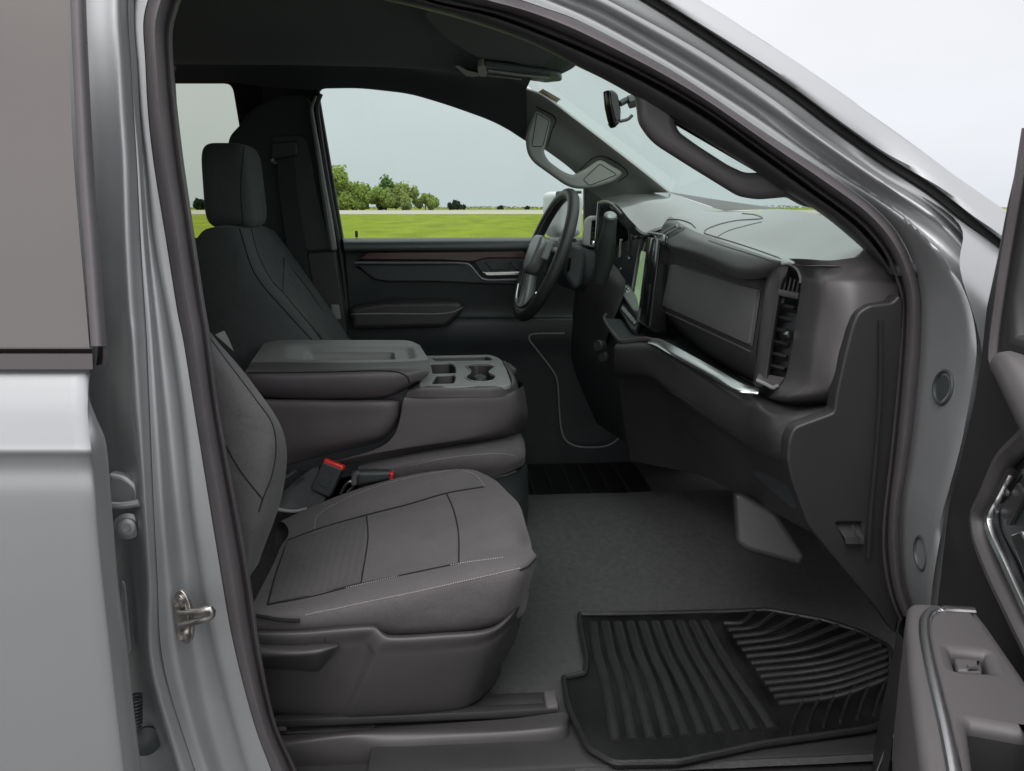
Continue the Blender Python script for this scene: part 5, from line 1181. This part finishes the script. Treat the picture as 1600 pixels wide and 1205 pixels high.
# tray top with wells: plate with holes on a horizontal plane
zt = W(720, 602, .71).z
pt_ = PZ(zt)
def ell(cx_, cy_, rx, ry, n=28): return [(cx_+rx*math.cos(2*math.pi*i/n), cy_+ry*math.sin(2*math.pi*i/n)) for i in range(n)]
o0 = rnd([(655, 556, 3), (768, 554, 10), (786, 562, 10), (800, 600, 8), (792, 602), (700, 604), (655, 604, 3)], 6)
h1 = rnd([(672, 558), (763, 556, 6), (770, 563, 4), (680, 564)], 2.5)
h2 = rnd([(673, 568, 2), (704, 567, 4), (711, 572), (712, 583, 3), (676, 584, 2)], 3)
h3 = rnd([(682, 586, 3), (708, 585, 3), (712, 588), (709, 599, 4), (674, 600, 4)], 3)
h4 = rnd([(726, 572, 4), (742, 569), (764, 570), (775, 574, 4), (766, 579, 3), (764, 583, 3), (776, 588, 5), (772, 595), (754, 598), (736, 596), (725, 590, 5), (735, 583, 3), (735, 579, 3)], 5)
tp = MB(); tp.plate([o0, h1, h2, h3, h4], pt_, .012, .003, res=3)
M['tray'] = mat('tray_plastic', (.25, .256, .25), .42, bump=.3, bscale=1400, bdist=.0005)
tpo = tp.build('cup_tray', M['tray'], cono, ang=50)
wl = MB()
for hpts, dz in ((h1, .02), (h2, .05), (h3, .03), (h4, .06)):
    A = [pt_.pt(u, v, -.004) for u, v in hpts]; B = [p+Vector((0, 0, -dz)) for p in A]
    cA = sum(A, Vector())/len(A)
    B = [cA+(p-cA)*.9+Vector((0, 0, -dz)) for p in A]
    wl.grid([[cA+(p-cA)*1.02 for p in A], A, B], cu=True); wl.fan(B)
wl.build('tray_well', M['plastic'], tpo, ang=40)
q = MB(); c4 = pt_.pt(750, 583, -.035)
q.lathe([(.022, -.01), (.022, .012), (.016, .026), (.006, .031), (0, .031)], c4, (0, 0, 1), 18); q.build('cup_divider', M['plastic_d'], tpo)
q = MB(); q.tube([pt_.pt(u, v, .0005) for u, v in h4], .0022, closed=True); q.build('cup_rim', M['trimgrey'], tpo)
sd = MB()
sd.patch([[(640, 610, .72), (660, 604, .705), (720, 603.5, .703), (785, 602.5, .708), (799, 599, .76), (786, 563, .98)],
          [(636, 613, .71), (655, 608, .70), (720, 607, .698), (786, 606, .703), (804, 600, .76), (792, 566, .98)],
          [(634, 621, .71), (655, 621, .70), (720, 621, .696), (788, 619, .702), (808, 612, .76), (800, 575, .98)]], n=50, m=5)
sd.build('tray_skirt', M['plastic_m'], cono, ang=60)
q = MB(); q.plate([rnd([(788, 572, 2), (795, 569), (808, 578, 4), (806, 586, 3), (800, 586)], 2)], PY(.96), .03, .006); q.build('latch_tab', M['plastic_m'], cono)
# padded lid
lid = MB()
def lidrow(dy, pts): return [(u, v, y+dy) for u, v, y in pts]
lid.patch([[(420, 619, .80), (500, 620, .80), (600, 619, .80), (630, 612, .80), (655, 600, .82), (664, 594, .84)],
           [(396, 617, .73), (420, 620, .72), (500, 621, .715), (600, 619, .715), (632, 608, .725), (658, 594, .76)],
           [(385, 605, .72), (410, 606, .70), (500, 606, .695), (600, 604, .695), (640, 598, .71), (668, 587, .74)],
           [(382, 590, .72), (405, 590, .70), (500, 588, .692), (600, 586, .692), (645, 584, .71), (673, 577, .75)],
           [(384, 580, .73), (405, 580, .712), (500, 580, .704), (605, 577, .704), (648, 576, .73), (672, 572, .77)],
           [(388, 573, .77), (408, 574, .75), (500, 573, .745), (605, 571, .745), (648, 570, .76), (671, 567, .80)],
           [(392, 566, .82), (412, 566, .81), (500, 566.5, .80), (605, 566, .80), (650, 564, .81), (670, 562, .84)]], n=70, m=5)
lido = lid.build('console_lid', M['plastic_c'], cono, ang=80)
l2_ = MB()
ra = cr([(392, 566, .82), (412, 566, .81), (440, 566, .805), (500, 566.5, .80), (605, 566, .80), (650, 564, .81), (670, 562, .84)], 110)
rb_ = cr([(410, 540, 1.03), (430, 536, 1.04), (450, 535, 1.04), (500, 535, 1.05), (605, 535.5, 1.05), (640, 537, 1.03), (658, 543, 1.00)], 110)
def smt(a, b_, x):
    x = max(0, min(1, (x-a)/(b_-a))); return x*x*(3-2*x)
rws = []
for j in range(41):
    f = j/40; r_ = []
    for i in range(110):
        s0 = i/109; p = ra[i].lerp(rb_[i], f)
        sh1 = smt(.14, .30, s0)*(1-smt(.86, .93, s0)); sv1 = smt(.10, .30, f)*(1-smt(.72, .92, f))
        sh2 = smt(.28, .31, s0)*(1-smt(.77, .785, s0)); sv2 = smt(.22, .30, f)*(1-smt(.66, .72, f))
        r_.append(p-Vector((0, 0, .012*sh1*sv1+.028*sh2*sv2)))
    rws.append(r_)
l2_.grid(rws)
l2_.patch([[(410, 540, 1.03), (430, 536, 1.04), (450, 535, 1.04), (500, 535, 1.05), (605, 535.5, 1.05), (640, 537, 1.03), (658, 543, 1.00)],
           [(414, 536, 1.05), (434, 532.5, 1.07), (450, 532, 1.08), (500, 532, 1.08), (605, 532, 1.08), (638, 533, 1.07), (656, 540, 1.03)],
           [(410, 560, 1.09), (434, 560, 1.11), (450, 560, 1.11), (500, 560, 1.11), (605, 560, 1.11), (638, 560, 1.11), (656, 560, 1.06)]], n=70, m=5)
l2_.build('lid_top', mat('lid_top_lit', (.25, .258, .25), .42, spec=.8, bump=.4, bscale=900, bdist=.0008), cono, ang=80)  # window reflection on the lid top put into a lighter base colour
q = MB(); q.tube(lid.on([(387, 583), (420, 583), (500, 582), (600, 580), (622, 582), (636, 589), (640, 598)], .0005, 60), .0016, k=6); q.build('lid_seam', M['darkline'], lido)
# middle seat cushion and base
cs_ = MB()
cs_.patch([[(560, 770, .70), (640, 755, .70), (720, 748, .70), (775, 744, .70), (812, 730, .72), (820, 722, .80)],
           [(560, 750, .69), (640, 738, .685), (720, 731, .68), (785, 724, .685), (815, 716, .71), (821, 706, .80)],
           [(560, 742, .69), (640, 722, .685), (720, 712, .68), (785, 705, .69), (812, 704, .72), (819, 690, .82)],
           [(560, 734, .72), (640, 714, .72), (720, 702, .72), (780, 693, .73), (806, 690, .76), (815, 680, .85)],
           [(560, 722, .80), (640, 704, .80), (720, 690, .80), (785, 678, .82), (806, 672, .85), (812, 668, .90)],
           [(560, 700, .95), (640, 690, .95), (720, 675, .95), (785, 660, .95), (803, 658, .97), (810, 664, 1.0)]], n=50, m=5)
mc = cs_.build('middle_seat_cushion', M['fab'], truck, ang=180)
q = MB(); stitches(cs_, [(640, 728), (690, 717), (740, 711), (785, 709), (806, 713)], 50, .0006); q.build('stitching', M['greyline'], mc)
b = MB(); b.patch([[(740, 748, .72), (776, 745, .72), (806, 736, .75), (818, 728, .86), (822, 722, 1.0)], [(742, 756, .72), (778, 752, .72), (810, 742, .75), (821, 734, .86), (824, 728, 1.0)], [(745, 840, .74), (780, 840, .74), (812, 830, .78), (824, 820, .88), (826, 800, 1.0)]], n=30, m=5)
sb_ = b.build('middle_seat_base', M['plastic_d'], truck)
q = MB(); q.tube([(768, 747, .715), (790, 742, .725), (806, 736, .745)], .0025, n=10); q.build('base_lip', M['trimgrey'], sb_)

# ------------------------------------------------------------------ floor mats (lie on the carpet)
pz = PZ(.012)
mo_ = rnd([(905, 962, 3), (960, 962), (1130, 958), (1200, 955), (1290, 972), (1345, 990), (1392, 1015), (1392, 1130), (1360, 1142), (1190, 1166), (1060, 1194), (960, 1196), (918, 1172), (888, 1110), (880, 1062, 4), (914, 1055, 4), (917, 1035), (908, 990)], 10)
b = MB(); b.plate([mo_], pz, .008, .002)
fm = b.build('floor_mat', M['mat'], None)
tag(fm, 'black ribbed rubber floor mat lying on the carpet in front of the passenger seat', 'floor mat')
q = MB(); q.tube([pz.pt(u, v, .004) for u, v in mo_], .0055, closed=True, k=8); q.build('rim', M['matrib'], fm)
for i in range(10):
    t = i/9
    a = (926+t*176, 974-t*2); m_ = (944+t*216, 1060+t*10); c = (962+t*246, 1160-t*20)
    q = MB(); q.tube([pz.pt(p[0], p[1], .0) for p in [a, ((a[0]+m_[0])/2-3, (a[1]+m_[1])/2), m_, ((c[0]+m_[0])/2+1, (c[1]+m_[1])/2), c]], .006, n=26, k=10, flat=1.7, up=(0, 0, 1)); q.build('rib', M['matrib'], fm)
st_p = [(1130+i*7.1, 976+i*10.5) for i in range(13)]
en_p = [(1178, 958), (1210, 961), (1245, 966), (1280, 973), (1308, 980), (1335, 990), (1356, 1000), (1374, 1010), (1386, 1022), (1388, 1038), (1388, 1055), (1384, 1072), (1300, 1098)]
en_p = [(1178, 958), (1210, 961), (1245, 966), (1280, 973), (1308, 980), (1335, 990), (1356, 1000), (1374, 1010), (1386, 1018), (1388, 1028), (1388, 1040), (1388, 1050), (1388, 1062)]
for a, c in zip(st_p, en_p):
    mid = ((a[0]+c[0])/2+4, (a[1]+c[1])/2+8)
    q = MB(); q.tube([pz.pt(p[0], p[1], .002) for p in (a, mid, c)], .006, n=24, k=10, flat=.9); q.build('rib', M['matrib'], fm)
for i in range(6):
    q = MB(); u = 1235+i*26; q.tube([pz.pt(u+22, 1095-i*7, .001), pz.pt(u+8, 1120-i*6, .001), pz.pt(u, 1148-i*6, .001)], .006, n=8, k=6, flat=.5); q.build('rib', M['matrib'], fm)
pz2 = PZ(.0)
b = MB(); b.plate([rnd([(-.05, 1.22), (.62, 1.22), (.62, 1.62), (-.05, 1.62)], .03)], PZ(.004), .01, .003, px=False)
fm2 = b.build('floor_mat', M['mat'], None); tag(fm2, 'black floor mat in the dark driver footwell beyond the middle seat', 'floor mat')
for i in range(10):
    q = MB(); q.tube([Vector((-.0+i*.06, 1.25, .006)), Vector((.0+i*.06, 1.59, .006))], .005, k=6); q.build('rib', M['matrib'], fm2)

# ------------------------------------------------------------------ open passenger door
HX = W(1500, 720, -.14)
ca, sa = math.cos(R(75)), math.sin(R(75))
DA = Vector((-ca, -sa, 0)); DN = Vector((-sa, ca, 0))
pd = Plane((HX.x, -.14, 0), -DA, (0, 0, 1))     # n should be DN-ish
if pd.n.dot(DN) < 0: pd = Plane((HX.x, -.14, 0), DA, (0, 0, 1))
def PD(off): return Plane(pd.O+pd.n*off, pd.ex, pd.ey)
# panel: leading edge traced, trailing far out of frame; local coords (a,z)
sgn = 1 if pd.ex.dot(DA) > 0 else -1
lead = [(1602, 180), (1588, 240), (1570, 320), (1555, 400), (1538, 480), (1530, 555), (1520, 620), (1498, 712), (1478, 800), (1460, 880), (1445, 960), (1425, 1030), (1400, 1110), (1370, 1205), (1350, 1270)]
L = [pd.hit(u, v) for u, v in lead]
bel = pd.hit(1538, 480)
dm = MB()
frame = L[:5]+[(L[4][0]+sgn*.04, L[4][1]-.0)]
ztop = L[0][1]
outl = [L[0]]+L[1:]+[(L[-1][0]+sgn*1.0, L[-1][1]), (L[-1][0]+sgn*1.0, bel[1]-.02), (L[4][0]+sgn*.10, bel[1]-.02), (L[4][0]+sgn*.085, bel[1]+.02), (L[0][0]+sgn*.06, ztop)]
dm.plate([outl], pd, .05, .010, px=False, res=3)
door = dm.build('front_door', M['plastic_k'], truck)
q = MB(); q.plate([[(a-sgn*.012, z) for a, z in L]+[(L[-1][0]+sgn*.98, L[-1][1]), (L[-1][0]+sgn*.98, bel[1]-.03), (L[4][0]+sgn*.06, bel[1]), (L[0][0]+sgn*.05, ztop)]], PD(-.052), .07, .02, px=False, res=3); q.build('outer_shell', M['paint'], door)
q = MB(); q.tube([PD(.004).pt(1606, 200), PD(.004).pt(1590, 300), PD(.004).pt(1568, 430), PD(.004).pt(1552, 560), PD(.004).pt(1556, 575)], .006, n=20); q.build('sail_edge', M['seal'], door)
# padded roll high on the door
q = MB(); q.tube([PD(.0).pt(1552, 575), PD(.02).pt(1575, 572), PD(.03).pt(1600, 600), PD(.03).pt(1660, 690)], .018, n=20, k=12, rs=[.2, .9, 1.2, 1.5]); q.build('upper_roll', M['plastic_m'], door)
# pull handle with metal frame
q = MB(); q.tube([PD(.01).pt(u, v) for u, v in ((1640, 650), (1600, 690), (1575, 716), (1548, 775), (1534, 806), (1536, 835), (1556, 890), (1590, 960), (1640, 1060))], .010, n=60, k=10, flat=1.3); q.build('pull_handle', M['plastic_m'], door)
q = MB(); q.tube([PD(.012).pt(u, v) for u, v in ((1584, 738), (1566, 772), (1549, 806), (1551, 826), (1575, 880), (1612, 960))], .006, n=50, k=8, flat=1.4); q.build('handle_trim', M['chrome'], door)
q = MB(); q.plate([rnd([(1582, 740), (1640, 700), (1660, 1000), (1552, 812)], 6)], PD(.004), .012, .003); q.build('handle_pocket', M['plastic_d'], door)
q = MB(); q.plate([rnd([(1560, 800), (1590, 752), (1600, 770), (1572, 822)], 4)], PD(.012), .008, .002); hp = q.build('switch_bank', M['plastic'], door)
q = MB()
for u, v in ((1575, 770), (1558, 800)): q.lathe([(.004, 0), (.004, .003), (0, .004)], PD(.014).pt(u, v), pd.n, 10)
q.build('switch_mark', M['chrome'], hp)
q = MB(); q.plate([rnd([(1577, 836), (1594, 828), (1640, 920), (1640, 960), (1600, 900)], 3)], PD(.016), .012, .003); q.build('door_release', M['chrome'], door)
# armrest
za = W(1460, 948, -.35).z
za = WZ(1460, 948, .47).z
pa = PZ(za)
arm_o = rnd([(1418, 941, 8), (1432, 939), (1522, 946, 8), (1545, 975), (1580, 1025), (1640, 1110), (1700, 1260), (1460, 1290), (1440, 1205), (1420, 1050), (1416, 970)], 10)
pocket = rnd([(1512, 1128, 8), (1590, 1142), (1660, 1150), (1700, 1240), (1530, 1260)], 8)
swh = rnd([(1485, 1015), (1537, 1020), (1547, 1048), (1494, 1044)], 1.5)
q = MB(); q.plate([arm_o, pocket, swh], pa, .16, .010, res=4); ar2 = q.build('armrest', M['plastic_m'], door, ang=50)
q = MB()
A = [pa.pt(u, v, -.012) for u, v in pocket]; B = [p+Vector((0, 0, -.07)) for p in A]; q.grid([A, B], cu=True); q.fan(B); q.build('pocket_well', M['plastic_d'], ar2)
q = MB(); A = [pa.pt(u, v, -.006) for u, v in swh]; cA = sum(A, Vector())/len(A); A = [cA+(p-cA)*1.05 for p in A]; B = [p+Vector((0, 0, -.018)) for p in A]; q.grid([A, B], cu=True); q.fan(B); q.build('switch_well', M['plastic_d'], ar2)
q = MB(); q.plate([rnd([(1490, 1026), (1533, 1030), (1536, 1050), (1495, 1046)], 4)], PZ(za-.006), .012, .004, res=3); wsw = q.build('window_switch', M['plastic_m'], ar2)
q = MB(); q.tube([PZ(za-.004).pt(1512, 1043), PZ(za-.004).pt(1527, 1043)], .0025); q.build('switch_lip', M['chrome'], wsw)
q = MB(); q.tube([pa.pt(u, v, .001) for u, v in ((1522, 955), (1475, 953), (1458, 955), (1448, 964), (1445, 985), (1452, 1030), (1466, 1090), (1478, 1140), (1490, 1200), (1500, 1260))], .0055, n=70, k=8, flat=.5, up=(1, 0, 0)); q.build('armrest_trim', M['chrome'], ar2)
# lower bulge with speaker
q = MB()
q.patch([[PD(.09).pt(1412, 1000), PD(.09).pt(1405, 1060), PD(.08).pt(1398, 1130), PD(.07).pt(1380, 1260)], [PD(.04).pt(1403, 980), PD(.035).pt(1390, 1050), PD(.03).pt(1375, 1120), PD(.02).pt(1350, 1260)], [PD(.0).pt(1415, 960), PD(-.01).pt(1405, 1040), PD(-.01).pt(1385, 1120), PD(-.02).pt(1352, 1260)]], n=20, m=5)
q.build('lower_door_bulge', M['plastic_k'], door)
q = MB(); q.tube([PD(.06).pt(1395, 1150), PD(.06).pt(1382, 1175), PD(.06).pt(1370, 1206)], .002, n=8); q.build('speaker_rim', M['chrome'], door)
